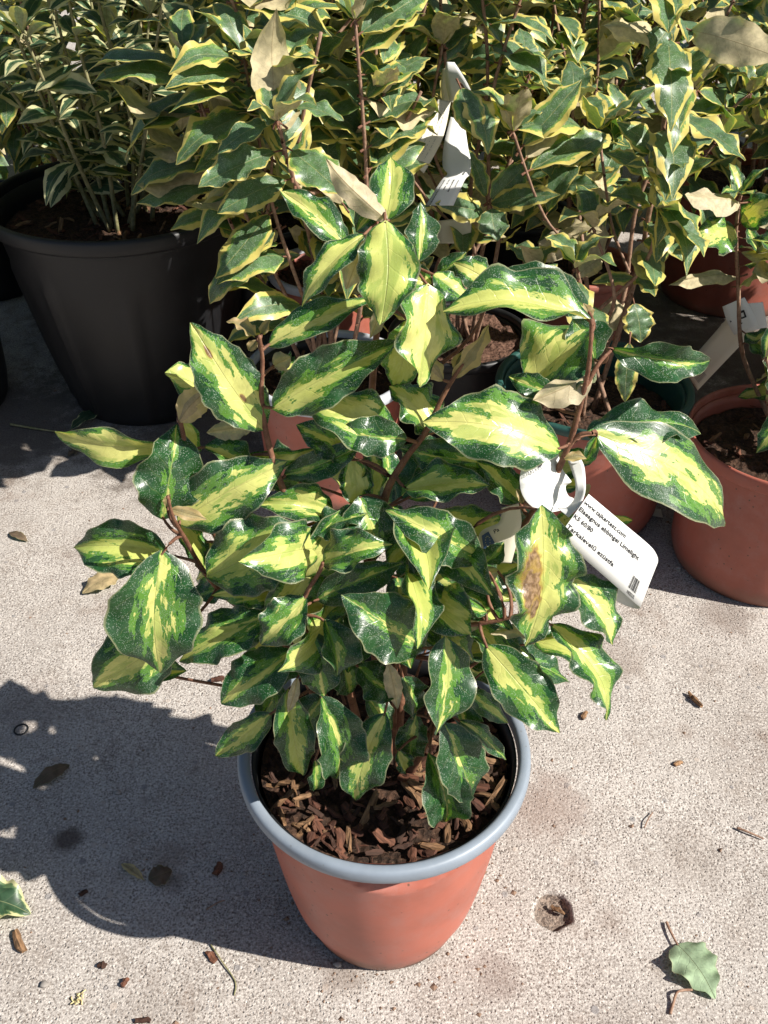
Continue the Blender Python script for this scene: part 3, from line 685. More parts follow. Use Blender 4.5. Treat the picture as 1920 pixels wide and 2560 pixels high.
# keep labels, pot mouths and the black pot's flank in view: no grown leaf in front of them
CLEAR = [(870, 120, 1025, 505, 1.30), (1470, 635, 1660, 840, 1.25), (1120, 740, 1510, 920, 1.25), (565, 560, 700, 650, 1.6), (0, 500, 500, 920, 1.45), (1540, 840, 1660, 1010, .93), (990, 745, 1110, 840, 1.5), (1010, 40, 1200, 110, 0), (1420, 560, 1540, 760, 1.7)]
def hides(p):
    x, y = seen(p)
    return any(a < x < c and b < y < e and p[1] < Y for a, b, c, e, Y in CLEAR)
def gilt_shrub(label, base, stems, seed, group=None, maxn=295, z0=0.12, lib=None, L=(0.065, 0.11), step=0.02, blen=0.08, mat=M_stem, lean=0.16, hz=(0.5, 0.75), va=(.62, .98), pre=None, name='potted_shrub', cat='shrub', front=None):
    r = random.Random(seed); lib = lib or G_LEAF
    base = Vector(base); t = thing(name, label, cat, base, group)
    cnt = 0; paths = []; t['group'] = group or 'potted shrubs crowded behind the foreground pot'
    if pre: paths += pre
    for k in range(stems):
        a = 2 * math.pi * (k + r.random() * .6) / stems; ln = r.uniform(.25, 1) * lean; h = r.uniform(*hz) - base.z
        p0 = base + Vector((r.uniform(-.03, .03), r.uniform(-.03, .03), -0.005)); top = base + Vector((math.cos(a) * ln, math.sin(a) * ln, h))
        mid1 = p0.lerp(top, .35) + Vector((r.uniform(-.03, .03), r.uniform(-.03, .03), 0)) - Vector((math.cos(a), math.sin(a), 0)) * ln * .15
        mid2 = p0.lerp(top, .7) + Vector((r.uniform(-.03, .03), r.uniform(-.03, .03), 0))
        paths.append([p0, mid1, mid2, top])
        # side twig
        if r.random() < .75:
            s = p0.lerp(top, r.uniform(.35, .6)); a2 = a + r.uniform(-1.6, 1.6); paths.append([s, s + Vector((math.cos(a2) * .05, math.sin(a2) * .05, .05)), s + Vector((math.cos(a2) * .10, math.sin(a2) * .10, r.uniform(.10, .2)))])
    for P in paths:
        sp = smooth_path(P, 8); ln = sum((b - a).length for a, b in zip(sp, sp[1:]))
        obj('stem', tube_mesh('stem', [p - base for p in P], 0.0036 if ln > .3 else .002, 0.0018, mat, 6, .08), t)
        acc, nxt, ph, here = 0, r.uniform(0, step), r.uniform(0, 6.28), 0; cap = max(10, int(maxn * .92 / len(paths) * (1.5 if ln > .3 else .7)))
        for a, b in zip(sp, sp[1:]):
            acc += (b - a).length
            while acc > nxt and cnt < maxn:
                nxt += step * r.uniform(.7, 1.3)
                if here >= cap: continue; ph += 2.4 + r.uniform(-.4, .4)
                if b.z - base.z < z0 * r.uniform(.7, 1.6): continue
                ax = (b - a).normalized(); s1 = ax.cross(Vector((.2, .95, .1))).normalized(); s2 = ax.cross(s1)
                rad = s1 * math.cos(ph) + s2 * math.sin(ph)
                d = rad + Vector((0, 0, r.uniform(-.55, .6)))
                up = Vector((r.uniform(-.5, .5), r.uniform(-.7, .3), 1.0)) + ax * .3 + SUN_TO * .6
                if r.random() < .16: up = -up
                if hides(b + d.normalized() * .04): continue
                add_leaf(t, base, lib, b + rad * .006, d, up, r.uniform(*L), blen, r, r.uniform(*va), r.random() * .5); cnt += 1; here += 1
        # tuft at the shoot tip
        for q in range(4):
            if cnt >= maxn: break
            an = q * 1.57 + r.random(); d = Vector((math.cos(an), math.sin(an), r.uniform(.4, 1.3)))
            if hides(sp[-1] + d.normalized() * .03): continue
            add_leaf(t, base, lib, sp[-1], d, Vector((-math.cos(an), -math.sin(an), .8)), r.uniform(*L) * .7, blen, r, r.uniform(*va), .2); cnt += 1
    return t
def pxpath(lst): return [at(*p) for p in lst]

# hand-placed near leaves of the plants behind: bx, by, tx, ty, width, Yb, Yt, roll, kind('G' gilt top, 'u' underside), threshold
S3 = gilt_shrub('gold-edged shrub with silvery leaves behind the foreground shrub, left of the tags', (-0.08, 1.15, 0.158), 6, 31, z0=.15, lean=.2, hz=(.55, .9), step=.016, maxn=299,
     pre=[[Vector((-.08, 1.13, .155)), at(720, 455, 1.07), at(655, 420, 1.01), at(625, 360, .98), at(605, 280, .96), at(598, 262, .95)],
          [Vector((-.09, 1.13, .155)), Vector((-.10, 1.09, .30)), Vector((-.13, 1.05, .45)), Vector((-.15, 1.04, .62))],
          [Vector((-.06, 1.12, .155)), Vector((-.03, 1.07, .32)), Vector((-.02, 1.04, .48)), Vector((-.03, 1.03, .66))],
          [Vector((-.10, 1.14, .155)), Vector((-.15, 1.13, .30)), Vector((-.20, 1.12, .43)), Vector((-.22, 1.12, .58))],
          [Vector((-.09, 1.16, .155)), at(690, 400, 1.16), at(655, 310, 1.15), at(632, 220, 1.13), at(610, 175, 1.12), at(545, 95, 1.08), at(500, 0, 1.06), at(480, -60, 1.05)]])
S9 = gilt_shrub('gold-edged shrub carrying the hanging white tags, behind the foreground shrub', (0.115, 1.268, 0.172), 7, 32, z0=.2, lean=.18, hz=(.48, .72),
     pre=[[Vector((.113, 1.275, .165)), at(990, 330, 1.28), at(968, 180, 1.25), at(955, 60, 1.24), at(950, -40, 1.23)]])
S4 = gilt_shrub('gold-edged shrub with one tall stem in the green-rimmed pot', (0.285, 1.077, 0.158), 4, 33, z0=.24, lean=.13, hz=(.42, .6),
     pre=[[Vector((.29, 1.085, .15)), at(1370, 610, 1.09), at(1400, 470, 1.07), at(1425, 330, 1.06), at(1442, 190, 1.05), at(1443, 90, 1.04), at(1430, 0, 1.03), at(1425, -60, 1.03)]])
S5 = gilt_shrub('yellow-centred shrub in the terracotta pot at the right edge', (0.525, 0.98, 0.168), 4, 34, z0=.04, lean=.13, hz=(.28, .42), lib=L_LEAF, va=(.3, .6), step=.03, L=(.05, .08),
     pre=[[Vector((.52, .99, .165)), at(1622, 815, 1.07), at(1600, 740, 1.08), at(1595, 620, 1.08), at(1590, 500, 1.07), at(1600, 420, 1.06)]])
S2 = gilt_shrub('gold-edged shrub in the grey-rimmed pot right of the black pot', (-0.098, 1.505, 0.168), 9, 35, z0=.12, lean=.22, hz=(.6, 1.0), step=.017)
S7 = gilt_shrub('gold-edged shrub in the small terracotta pot at the upper middle', (0.34, 1.52, 0.165), 8, 36, z0=.12, lean=.22, hz=(.45, .72))
S6 = gilt_shrub('gold-edged shrub in the shaded terracotta pot at upper right', (0.71, 1.82, 0.22), 8, 37, z0=.14, lean=.24, hz=(.5, .8))
r = random.Random(5)
FARL = [('tall gold-edged shrub behind the hanging white tags', (.12, 1.93, 0), 41), ('tall gold-edged shrub at the top right corner', (.80, 1.45, 0), 42), ('gold-edged shrub behind the cream-edged euonymus', (-.45, 1.93, 0), 43),
        ('gold-edged shrub at the top edge, left of the tag stem', (-.13, 2.02, 0), 44), ('gold-edged shrub far behind the tall single stem', (.40, 2.06, 0), 45),
        ('gold-edged shrub between the grey-rimmed pot and the hanging tags', (.055, 1.62, 0), 46), ('gold-edged shrub right of the hanging tags, behind the small terracotta pot', (.26, 1.78, 0), 47),
        ('gold-edged shrub between euonymus and grey-rimmed pot shrub', (-.24, 1.74, 0), 49), ('gold-edged shrub in deep shade above the shaded terracotta pot', (1.02, 1.74, 0), 50), ('gold-edged shrub behind the left edge euonymus', (-.82, 1.85, 0), 53), ('gold-edged shrub in the middle of the back row', (.72, 2.2, 0), 54),
        ('low gold-edged shrub filling the gap behind the large black pot', (-.60, 1.76, 0), 57),
        ('gold-edged shrub beyond the right edge, beside the all terracotta pot', (.85, 1.12, 0), 55), ('gold-edged shrub beyond the right edge in the second row', (1.06, 1.38, 0), 56)]
TALL = {46: (.65, 1.0), 49: (.65, 1.0), 43: (.6, .95), 44: (.6, .95)}
for lb, ps, sd in FARL:
    make_pot('black pot under the ' + lb, ps, .11, .19, .085, M_black, M_black, .165, feet=False, seg=40)
    gilt_shrub(lb, (ps[0], ps[1], .165), 8, sd, z0=.12, lean=.24, hz=TALL.get(sd, (.48, .78)), maxn=290, step=.02)

def near_leaf(t, lst, dy=0.0):
    org = t.location.copy()
    for i, (bx, by, tx, ty, wp, Yb, Yt, roll, kd, va) in enumerate(lst):
        B, T = at(bx, by, Yb + dy), at(tx, ty, Yt + dy); W = wp / FD * axd((B + T) / 2) / max(.5, math.cos(R(roll)))
        q = random.Random(i * 7 + int(bx)); fl = kd in 'uw'
        m4 = Matrix.Translation(-org) @ frame(B, T, roll, fl)
        me = leaf_mesh((T - B).length, W, q.uniform(6, 24) + (10 if fl else 0), q.uniform(.03, .1) * (-2 if fl else 1), q.uniform(.06, .15), q.uniform(2.4, 3.6), q.uniform(-20, 20), q.uniform(-.05, .15), i + 900, 18, 8, M_lime if kd in 'lw' else M_gilt, (-0.012, 0, -0.004))
        o = obj('leaf', me, t); o.matrix_basis = m4; o.color = (va, .5, q.random() * .4, 1)
near_leaf(S3, [(595, 328, 428, 405, 78, .97, .93, 20, 'G', .95), (630, 325, 740, 420, 105, .97, .93, -6, 'G', .92), (618, 390, 470, 462, 80, 1.0, .97, 10, 'G', .82), (640, 232, 742, 262, 52, .96, .95, -30, 'G', 1.1), (590, 260, 470, 335, 52, .97, .94, 28, 'G', .95),
  (600, 262, 560, 240, 40, .96, .96, 0, 'G', 1.0), (740, 440, 690, 350, 60, 1.03, 1.03, 0, 'u', .7), (545, 60, 690, 125, 70, 1.06, 1.02, -22, 'G', .75), (560, 120, 690, 60, 95, 1.12, 1.14, 10, 'G', .85), (560, 118, 510, 40, 60, 1.1, 1.1, 0, 'u', .7), (520, 60, 430, 20, 60, 1.1, 1.08, 10, 'G', .7),
  (505, 110, 395, 150, 62, 1.12, 1.1, 20, 'G', .75), (560, 165, 600, 105, 50, 1.12, 1.1, 0, 'G', 1.0), (640, 205, 560, 210, 55, 1.16, 1.1, 0, 'u', .7), (655, 300, 720, 250, 60, 1.2, 1.2, 0, 'G', .7), (550, 590, 650, 550, 52, 1.15, 1.1, 20, 'G', .7), (600, 500, 550, 530, 40, 1.1, 1.08, 0, 'u', .8)])
near_leaf(S9, [(1005, 195, 1060, 328, 78, 1.1, 1.05, -10, 'G', .7), (995, 190, 1035, 300, 70, 1.09, 1.06, 12, 'G', .85), (985, 145, 1130, 95, 68, 1.26, 1.24, 14, 'G', .72), (1060, 430, 1140, 350, 62, 1.15, 1.15, 16, 'G', .95), (1060, 440, 1210, 420, 60, 1.15, 1.1, 10, 'G', .7), (1050, 425, 1010, 320, 46, 1.15, 1.15, 0, 'G', .85), (1045, 460, 940, 440, 62, 1.14, 1.1, -14, 'G', .65), (1062, 450, 1075, 520, 72, 1.13, 1.1, 6, 'G', .95),
  (1000, 130, 945, 35, 70, 1.27, 1.25, 0, 'G', .8), (960, 70, 880, 60, 60, 1.27, 1.22, 10, 'G', .7), (955, 90, 1030, 40, 72, 1.28, 1.3, 0, 'u', .7), (1110, 350, 1180, 270, 60, 1.2, 1.22, 0, 'G', .95), (1200, 390, 1165, 300, 62, 1.15, 1.14, 14, 'G', .9), (1205, 350, 1310, 290, 78, 1.14, 1.16, 10, 'G', .85), (1210, 400, 1290, 400, 52, 1.14, 1.1, 0, 'G', .8), (1215, 500, 1300, 500, 60, 1.14, 1.08, 0, 'u', .6), (1160, 560, 1240, 500, 64, 1.13, 1.12, 0, 'w', .6)], .01)
near_leaf(S4, [(1450, 240, 1610, 345, 84, 1.08, 1.0, -22, 'G', .72), (1490, 65, 1690, 128, 84, .98, .94, 30, 'u', .9), (1445, 95, 1300, 60, 72, 1.08, 1.04, 20, 'u', .8), (1448, 160, 1540, 110, 66, 1.06, 1.04, 16, 'G', .78), (1425, 335, 1330, 265, 60, 1.08, 1.08, 0, 'G', .8), (1408, 380, 1310, 330, 62, 1.1, 1.06, 10, 'G', .75), (1412, 370, 1540, 345, 40, 1.1, 1.06, 40, 'G', .85), (1405, 440, 1320, 420, 58, 1.1, 1.05, 0, 'G', .75), (1400, 480, 1475, 560, 60, 1.1, 1.04, 0, 'G', .7), (1390, 520, 1480, 540, 42, 1.1, 1.05, 20, 'G', .72),
  (1380, 590, 1415, 640, 52, 1.1, 1.05, 0, 'G', .75), (1370, 600, 1280, 610, 40, 1.1, 1.06, 16, 'G', .65), (1345, 650, 1300, 720, 70, 1.15, 1.13, 0, 'u', .8), (1370, 655, 1385, 740, 70, 1.05, 1.03, 0, 'G', .85), (1360, 740, 1350, 870, 48, 1.0, .97, 20, 'G', .8), (1300, 560, 1245, 600, 50, 1.12, 1.08, 0, 'u', .6), (1440, 20, 1520, -30, 60, 1.06, 1.04, 0, 'G', .9), (1445, 60, 1390, 130, 60, 1.07, 1.05, 0, 'G', .95)], -.03)
near_leaf(S5, [(1590, 500, 1500, 520, 90, 1.14, 1.08, -10, 'l', .5), (1600, 440, 1470, 430, 80, 1.12, 1.08, 14, 'w', .6), (1595, 600, 1440, 625, 46, 1.16, 1.12, 20, 'u', .8), (1598, 620, 1680, 590, 46, 1.16, 1.1, 0, 'u', .8), (1600, 480, 1680, 430, 80, 1.13, 1.1, 0, 'l', .5), (1610, 720, 1680, 790, 60, 1.15, 1.1, 0, 'l', .3)], -.07)

# cream-edged euonymus in the black pot
def euonymus(label, base, seed, n, lean, hz, maxn=295):
    r = random.Random(seed); base = Vector(base); t = thing('potted_shrub', label, 'shrub', base); cnt = 0
    for k in range(n):
        a = 2 * math.pi * (k + r.random()) / n; ln = r.uniform(.2, 1) * lean; h = r.uniform(*hz)
        p0 = base + Vector((math.cos(a) * .05 * r.random(), math.sin(a) * .05, -.005)); top = base + Vector((math.cos(a) * ln, math.sin(a) * ln, h))
        P = [p0, p0.lerp(top, .4) + Vector((r.uniform(-.02, .02), r.uniform(-.02, .02), 0)), p0.lerp(top, .75), top]
        sp = smooth_path(P, 10); obj('stem', tube_mesh('stem', [p - base for p in P], .004, .0016, M_gstem, 6, .06), t)
        acc, nxt, ph, here = 0, .05 + r.random() * .08, r.uniform(0, 3), 0
        for a_, b_ in zip(sp, sp[1:]):
            acc += (b_ - a_).length
            while acc > nxt and cnt < maxn:
                nxt += r.uniform(.03, .05); ph += 1.57
                for s in (0, math.pi):
                    d = Vector((math.cos(ph + s), math.sin(ph + s), r.uniform(-.5, .7)))
                    add_leaf(t, base, E_LEAF, b_, d, Vector((r.uniform(-.4, .4), r.uniform(-.6, .3), 1)), r.uniform(.05, .085), .065, r, r.uniform(.45, .78)); cnt += 1
        for q in range(5):
            an = q * 1.26; d = Vector((math.cos(an), math.sin(an), r.uniform(.3, 1.2)))
            if cnt < maxn: add_leaf(t, base, E_LEAF, sp[-1], d, Vector((-math.cos(an), -math.sin(an), .9)), r.uniform(.05, .08), .065, r, r.uniform(.45, .75)); cnt += 1
    return t
euonymus('cream-edged euonymus with narrow leaves in the large black pot', (-.408, 1.42, .302), 51, 15, .2, (.2, .42))
euonymus('cream-edged euonymus in the black pot at the left edge', (-.81, 1.37, .30), 52, 13, .2, (.22, .42), 260)

# dense planting farther back that reads as one mass
def mass():
    r = random.Random(77); V, F, U, PH = [], [], [], []
    lib = [sized(M_gilt, 1, .07, .47, .1, 990 + q)[0] for q in range(1)]
    for k in range(6000):
        c = Vector((r.uniform(-2.2, 2.2), r.uniform(2.3, 3.0), 0)); c.z = r.uniform(.03, .95)
        d = Vector((r.uniform(-1, 1), r.uniform(-1, .4), r.uniform(-.6, .6))).normalized(); up = Vector((r.uniform(-.6, .6), r.uniform(-.8, .2), 1)); y = up.cross(d).normalized(); z = d.cross(y)
        L = r.uniform(.06, .10); W = L * .24; b = len(V)
        for (u, v, h) in ((0, 0, 0), (.3, 1, .1), (.3, -1, .1), (.45, 0, .06), (.7, .8, .02), (.7, -.8, .02), (1, 0, -.1)):
            V.append(c + d * (u * L) + y * (v * W) + z * (h * L)); U.append((.5 + v * .5, u)); PH.append((v * W * 100, u * L * 100 + k))
        F += [(b, b + 3, b + 1), (b, b + 2, b + 3), (b + 3, b + 4, b + 1), (b + 3, b + 2, b + 5), (b + 3, b + 6, b + 4), (b + 3, b + 5, b + 6)]
    o = obj('shrub_mass', mesh('shrub_mass', V, F, [M_gilt], U, True, PH)); o['kind'] = 'stuff'; o['label'] = 'mass of gold-edged shrubs filling the far background'; o['category'] = 'shrubs'; o.color = (.75, .5, .2, 1)
mass()

# ------------------------------------------------------------------ plant tags
def paper(name, c):
    n = N(name); P = n.n('TexCoord').outputs['Object']; f = n.noise(P, 90, 3)
    n.fin(n.mix(f, tuple(x * .94 for x in c), c), .45, .4)
    tr = n.n('BsdfTranslucent'); tr.inputs[0].default_value = (.7, .68, .6, 1); mx = n.n('MixShader'); mx.inputs[0].default_value = .2
    n.t.links.new(n.b.outputs[0], mx.inputs[1]); n.t.links.new(tr.outputs[0], mx.inputs[2]); n.t.links.new(mx.outputs[0], n.out.inputs[0]); return n.m
M_tag = paper('white_label_plastic', (.78, .78, .76)); M_cream = paper('cream_label_plastic', (.74, .70, .58))
M_ink = simple('black_print', (.02, .02, .022), .5, .4, .1); M_fade = simple('faded_print', (.42, .42, .36), .6, .3, .1); M_blue = simple('blue_print', (.03, .07, .16), .5, .4, .1); M_star = simple('yellow_print', (.6, .55, .2), .5, .4, .1)

class Strip:
    def __init__(s, pairs):           # pairs of world points (one edge, other edge)
        s.A = smooth_path([p[0] for p in pairs], 10) if len(pairs) > 2 else [pairs[0][0].lerp(pairs[1][0], i / 12) for i in range(13)]
        s.B = smooth_path([p[1] for p in pairs], 10) if len(pairs) > 2 else [pairs[0][1].lerp(pairs[1][1], i / 12) for i in range(13)]
        s.cum = [0]
        for i in range(1, len(s.A)): s.cum.append(s.cum[-1] + ((s.A[i] + s.B[i]) / 2 - (s.A[i - 1] + s.B[i - 1]) / 2).length)
        s.len = s.cum[-1]; s.wid = (s.A[0] - s.B[0]).length
    def p(s, d, t):                   # d metres along, t 0..1 across
        d = min(max(d, 0), s.len - 1e-7); i = 0
        while s.cum[i + 1] < d: i += 1
        f = (d - s.cum[i]) / (s.cum[i + 1] - s.cum[i]); return s.A[i].lerp(s.A[i + 1], f).lerp(s.B[i].lerp(s.B[i + 1], f), t)
    def nrm(s, d, t):
        a = s.p(d + .0005, t) - s.p(max(0, d - .0005), t); b = s.p(d, min(1, t + .02)) - s.p(d, max(0, t - .02)); n = a.cross(b).normalized()
        return n
    def build(s, name, parent, mat, org, th=.0003):
        V, F = [], []; m = 4; n = len(s.A)
        for k in (0, 1):
            for i in range(n):
                for j in range(m + 1):
                    p = s.A[i].lerp(s.B[i], j / m); V.append(p - org + s.nrm(s.cum[i], j / m) * (-th * k))
        for i in range(n - 1):
            for j in range(m):
                a = i * (m + 1) + j; F.append((a, a + m + 1, a + m + 2, a + 1)); b = a + n * (m + 1); F.append((b, b + 1, b + m + 2, b + m + 1))
        o = n * (m + 1)
        for i in range(n - 1):
            for j in (0, m): a = i * (m + 1) + j; F.append((a, a + o, a + o + m + 1, a + m + 1) if j == 0 else (a, a + m + 1, a + o + m + 1, a + o))
        for i in (0, n - 1):
            for j in range(m): a = i * (m + 1) + j; F.append((a, a + 1, a + o + 1, a + o) if i == 0 else (a, a + o, a + o + 1, a + 1))
        return obj(name, mesh(name, V, F, [mat]), parent)
    def lift(s, d, t, side, h=.0003): 
        n = s.nrm(d, t); n = n if n.dot(CAM - s.p(d, t)) * side > 0 else -n
        return s.p(d, t) + n * (h + .0003)
def text_mesh(body, space=1.0):
    c = bpy.data.curves.new('print', 'FONT'); c.body = body; c.size = 1; c.space_character = space; c.offset = 0.018; c.resolution_u = 2
    o = bpy.data.objects.new('print', c); col.objects.link(o); bpy.context.view_layer.update()
    me = bpy.data.meshes.new_from_object(o.evaluated_get(bpy.context.evaluated_depsgraph_get()))
    V = [v.co.copy() for v in me.vertices]; F = [tuple(p.vertices) for p in me.polygons]
    bpy.data.objects.remove(o); bpy.data.curves.remove(c); bpy.data.meshes.remove(me); return V, F
def print_text(strip, parent, org, body, d0, d1, t, hgt, mat, side=1, mirror=False, rot180=False, name='printed_line', vertical=False):
    V, F = text_mesh(body); xs = [v.x for v in V]; x0, x1 = min(xs), max(xs); out = []
    for v in V:
        f = (v.x - x0) / (x1 - x0); h = v.y * hgt
        if rot180: f = 1 - f; h = -h
        if vertical: dd, tt = d0 - h * strip.wid, t + f * (d1)
        else: dd, tt = d0 + f * (d1 - d0), t - h
        out.append(strip.lift(dd, min(max(tt, 0), 1), side) - org)
    return obj(name, mesh(name, out, F, [mat], smooth=False), parent)
def bars(strip, parent, org, d0, d1, t0, t1, mat, side=1, seed=1, along=True):
    r = random.Random(seed); V, F = [], []; x = 0.0
    while x < 1:
        wv = r.choice((.022, .022, .045, .065)); a, b = x, min(1, x + wv)
        if along: q = [(d0 + (d1 - d0) * a, t0), (d0 + (d1 - d0) * b, t0), (d0 + (d1 - d0) * b, t1), (d0 + (d1 - d0) * a, t1)]
        else: q = [(d0, t0 + (t1 - t0) * a), (d0, t0 + (t1 - t0) * b), (d1, t0 + (t1 - t0) * b), (d1, t0 + (t1 - t0) * a)]
        s = len(V)
        for d, t in q: V.append(strip.lift(d, t, side) - org)
        F.append((s, s + 1, s + 2, s + 3)); x = b + r.choice((.02, .025, .045))
    return obj('barcode', mesh('barcode', V, F, [mat], smooth=False), parent)
def zz(x0, y0, s): return lambda x, y, Y: at((x0 + x / s) / K, (y0 + y / s) / K, Y)

# foreground tag
z6_ = zz(1300, 1120, 4.608)
z6 = lambda x, y, Y: z6_(x, y, Y - 0.03)
torg = at(1250, 1080, .45)
tg = thing('plant_tag', 'white printed plant tag looped on the right stem of the foreground shrub', 'plant tag', torg, 'white plant tags')
front = Strip([(z6(790, 530, .440), z6(440, 1020, .424)), (z6(1010, 715, .445), z6(690, 1235, .429)), (z6(1250, 917, .451), z6(945, 1455, .434)), (z6(1450, 1085, .456), z6(1190, 1670, .438)),
               (z6(1545, 1185, .460), z6(1320, 1785, .443)), (z6(1586, 1290, .467), z6(1382, 1838, .450)), (z6(1545, 1360, .473), z6(1330, 1850, .457)), (z6(1400, 1320, .476), z6(1180, 1800, .461)), (z6(1200, 1180, .474), z6(1000, 1700, .458))])
front.build('label_strip', tg, M_tag, torg)
u = (z6(790, 530, .44) - z6(1450, 1085, .456)).length / 862        # metres per zoomed pixel along the strip
print_text(front, tg, torg, 'www.tajkertesz.com', 0.0005, 633 * u, .20, .115, M_ink)
print_text(front, tg, torg, 'Elaeagnus ebbingei Limelight', 0.0005, 908 * u, .36, .115, M_ink)
print_text(front, tg, torg, 'K5 60/80', 0.0005 , 267 * u, .53, .115, M_ink)
print_text(front, tg, torg, 'Tarkalevelű ezüstfa', 0.0005, 673 * u, .76, .115, M_ink)
bars(front, tg, torg, 930 * u, 1060 * u, .62, .86, M_ink, along=True, seed=3)
print_text(front, tg, torg, 'N0252.EL', 940 * u, 1060 * u, .96, .085, M_ink)
z6b = lambda x, y, Y: z6_(x, y, Y)
band = Strip([(z6b(520, 90, .458), z6b(650, 40, .458)), (z6b(560, 170, .455), z6b(705, 130, .455)), (z6b(590, 250, .448), z6b(742, 225, .446)), (z6b(636, 400, .436), z6b(757, 400, .434)), (z6b(628, 570, .424), z6b(745, 520, .42)), (z6b(540, 680, .414), z6b(690, 660, .409)), (z6b(430, 690, .412), z6b(560, 800, .405))])
band.build('loop_band', tg, M_tag, torg)
logo = Strip([(z6b(60, 60, .446), z6b(440, 60, .460)), (z6b(15, 250, .440), z6b(490, 240, .455)), (z6b(0, 350, .437), z6b(560, 340, .452)), (z6b(0, 400, .435), z6b(592, 392, .451)), (z6b(5, 440, .434), z6b(535, 430, .449)), (z6b(10, 480, .433), z6b(528, 480, .447)), (z6b(40, 560, .430), z6b(560, 550, .444)), (z6b(100, 640, .426), z6b(620, 590, .442)), (z6b(250, 760, .420), z6b(570, 700, .434))])
logo.build('logo_flap', tg, M_tag, torg)
lo_ = logo
V = [lo_.lift(d, t, 1) - torg for d, t in ((.0085, .36), (.0095, .44), (.0075, .5), (.0050, .5), (.0072, .43))]
obj('logo_mark', mesh('logo_mark', V, [(0, 1, 4), (1, 2, 3, 4)], [M_ink], smooth=False), tg)
z4 = zz(700, 1100, 2.765)
card = Strip([(z4(1530, 470, .4495), z4(1650, 440, .449)), (z4(1512, 570, .448), z4(1670, 560, .448)), (z4(1380, 648, .447), z4(1640, 700, .446)), (z4(1372, 850, .445), z4(1600, 850, .444))])
card.build('passport_flap', tg, M_cream, torg)
fl = [z4(1393, 662, .4455), z4(1441, 632, .4455), z4(1499, 735, .444), z4(1412, 772, .444)]
obj('eu_flag', mesh('eu_flag', [p - torg for p in fl], [(0, 1, 2, 3)], [M_blue], smooth=False), tg)
cx = sum(fl, Vector()) / 4; V, F = [], []
for k in range(12):
    a = k * math.pi / 6; ex = (fl[1] - fl[0]) * .5; ey = (fl[3] - fl[0]) * .33
    c = cx + ex * .62 * math.cos(a) + ey * .95 * math.sin(a) + (CAM - cx).normalized() * .0005; s = len(V)
    for q in range(5):
        b = q * 2 * math.pi / 5; V.append(c + (ex.normalized() * math.cos(b) + ey.normalized() * math.sin(b)) * .00035 - torg)
    F.append(tuple(range(s, s + 5)))
obj('star_ring', mesh('star_ring', V, F, [M_star], smooth=False), tg)
pv, pf = text_mesh('Pa'); e1 = (z4(1530, 615, .4455) - z4(1480, 645, .4455)); e2 = (z4(1470, 615, .4455) - z4(1484, 650, .4455)); o0 = z4(1482, 648, .4455)
obj('printed_line', mesh('printed_line', [o0 + e1 * v.x * .75 + e2 * v.y * 1.0 - torg for v in pv], pf, [M_ink], smooth=False), tg)
# logo lettering, running across the flap
zl = [z6b(238, 195, .4425), z6b(75, 265, .4385)]
pv, pf = text_mesh('TÁJKERT'); x1 = max(v.x for v in pv)
e1 = (zl[1] - zl[0]) / x1; e2 = (z6b(250, 245, .441) - z6b(225, 190, .4425))
obj('printed_line', mesh('printed_line', [zl[0] + e1 * v.x + e2 * v.y * 1.2 + (CAM - zl[0]).normalized() * .002 - torg for v in pv], pf, [M_ink], smooth=False), tg)

# tags on the shrub behind
z2 = zz(980, 100, 4.423)
org2 = at(970, 160, 1.2)
t2 = thing('plant_tag', 'pale tags folded over a stem among the gold-edged leaves at top centre', 'plant tag', org2, 'white plant tags')
Strip([(z2(605, 240, 1.20), z2(690, 245, 1.20)), (z2(585, 340, 1.19), z2(760, 350, 1.17)), (z2(600, 500, 1.18), z2(840, 490, 1.15)), (z2(640, 690, 1.17), z2(880, 580, 1.14))]).build('folded_loop', t2, M_tag, org2)
Strip([(z2(560, 320, 1.215), z2(640, 300, 1.21)), (z2(540, 500, 1.21), z2(640, 480, 1.2)), (z2(560, 700, 1.2), z2(680, 690, 1.19))]).build('loop_band', t2, M_cream, org2)
s2 = Strip([(z2(515, 655, 1.17), z2(650, 680, 1.17)), (z2(330, 960, 1.145), z2(560, 1090, 1.145)), (z2(138, 1280, 1.12), z2(352, 1475, 1.12))]); s2.build('label_strip', t2, M_cream, org2)
for k in range(4): bars(s2, t2, org2, s2.len * .12, s2.len * .85, .2 + .17 * k, .225 + .17 * k, M_fade, seed=20 + k).name = 'faded_line'
s3 = Strip([(z2(650, 850, 1.18), z2(800, 900, 1.18)), (z2(575, 1150, 1.16), z2(840, 1180, 1.16)), (z2(560, 1390, 1.14), z2(872, 1340, 1.14)), (z2(610, 1480, 1.13), z2(862, 1480, 1.13)), (z2(540, 1560, 1.125), z2(800, 1560, 1.125)), (z2(370, 1830, 1.11), z2(680, 1830, 1.11))]); s3.build('hanging_strip', t2, M_tag, org2)
for k, tx in enumerate(('Szeleslevelu', 'K2 40', 'Elaeag', 'www.')):
    print_text(s3, t2, org2, tx, s3.len * .70, s3.len * (.70 + .024 * len(tx)), .16 + .2 * k, .075, M_ink)
Strip([(z2(500, 2000, 1.22), z2(880, 1960, 1.22)), (z2(500, 2250, 1.21), z2(870, 2250, 1.21))]).build('loose_strip', t2, M_cream, org2)
z3 = zz(1600, 700, 4.425)
org3 = at(1600, 650, 1.15)
t3 = thing('plant_tag', 'white tag with black emblem beside the terracotta pot at the right edge', 'plant tag', org3, 'white plant tags')
a3 = Strip([(z3(912, 295, 1.13), z3(1155, 190, 1.13)), (z3(960, 450, 1.125), z3(1240, 340, 1.125)), (z3(1040, 612, 1.12), z3(1312, 500, 1.12))]); a3.build('logo_flap', t3, M_tag, org3)
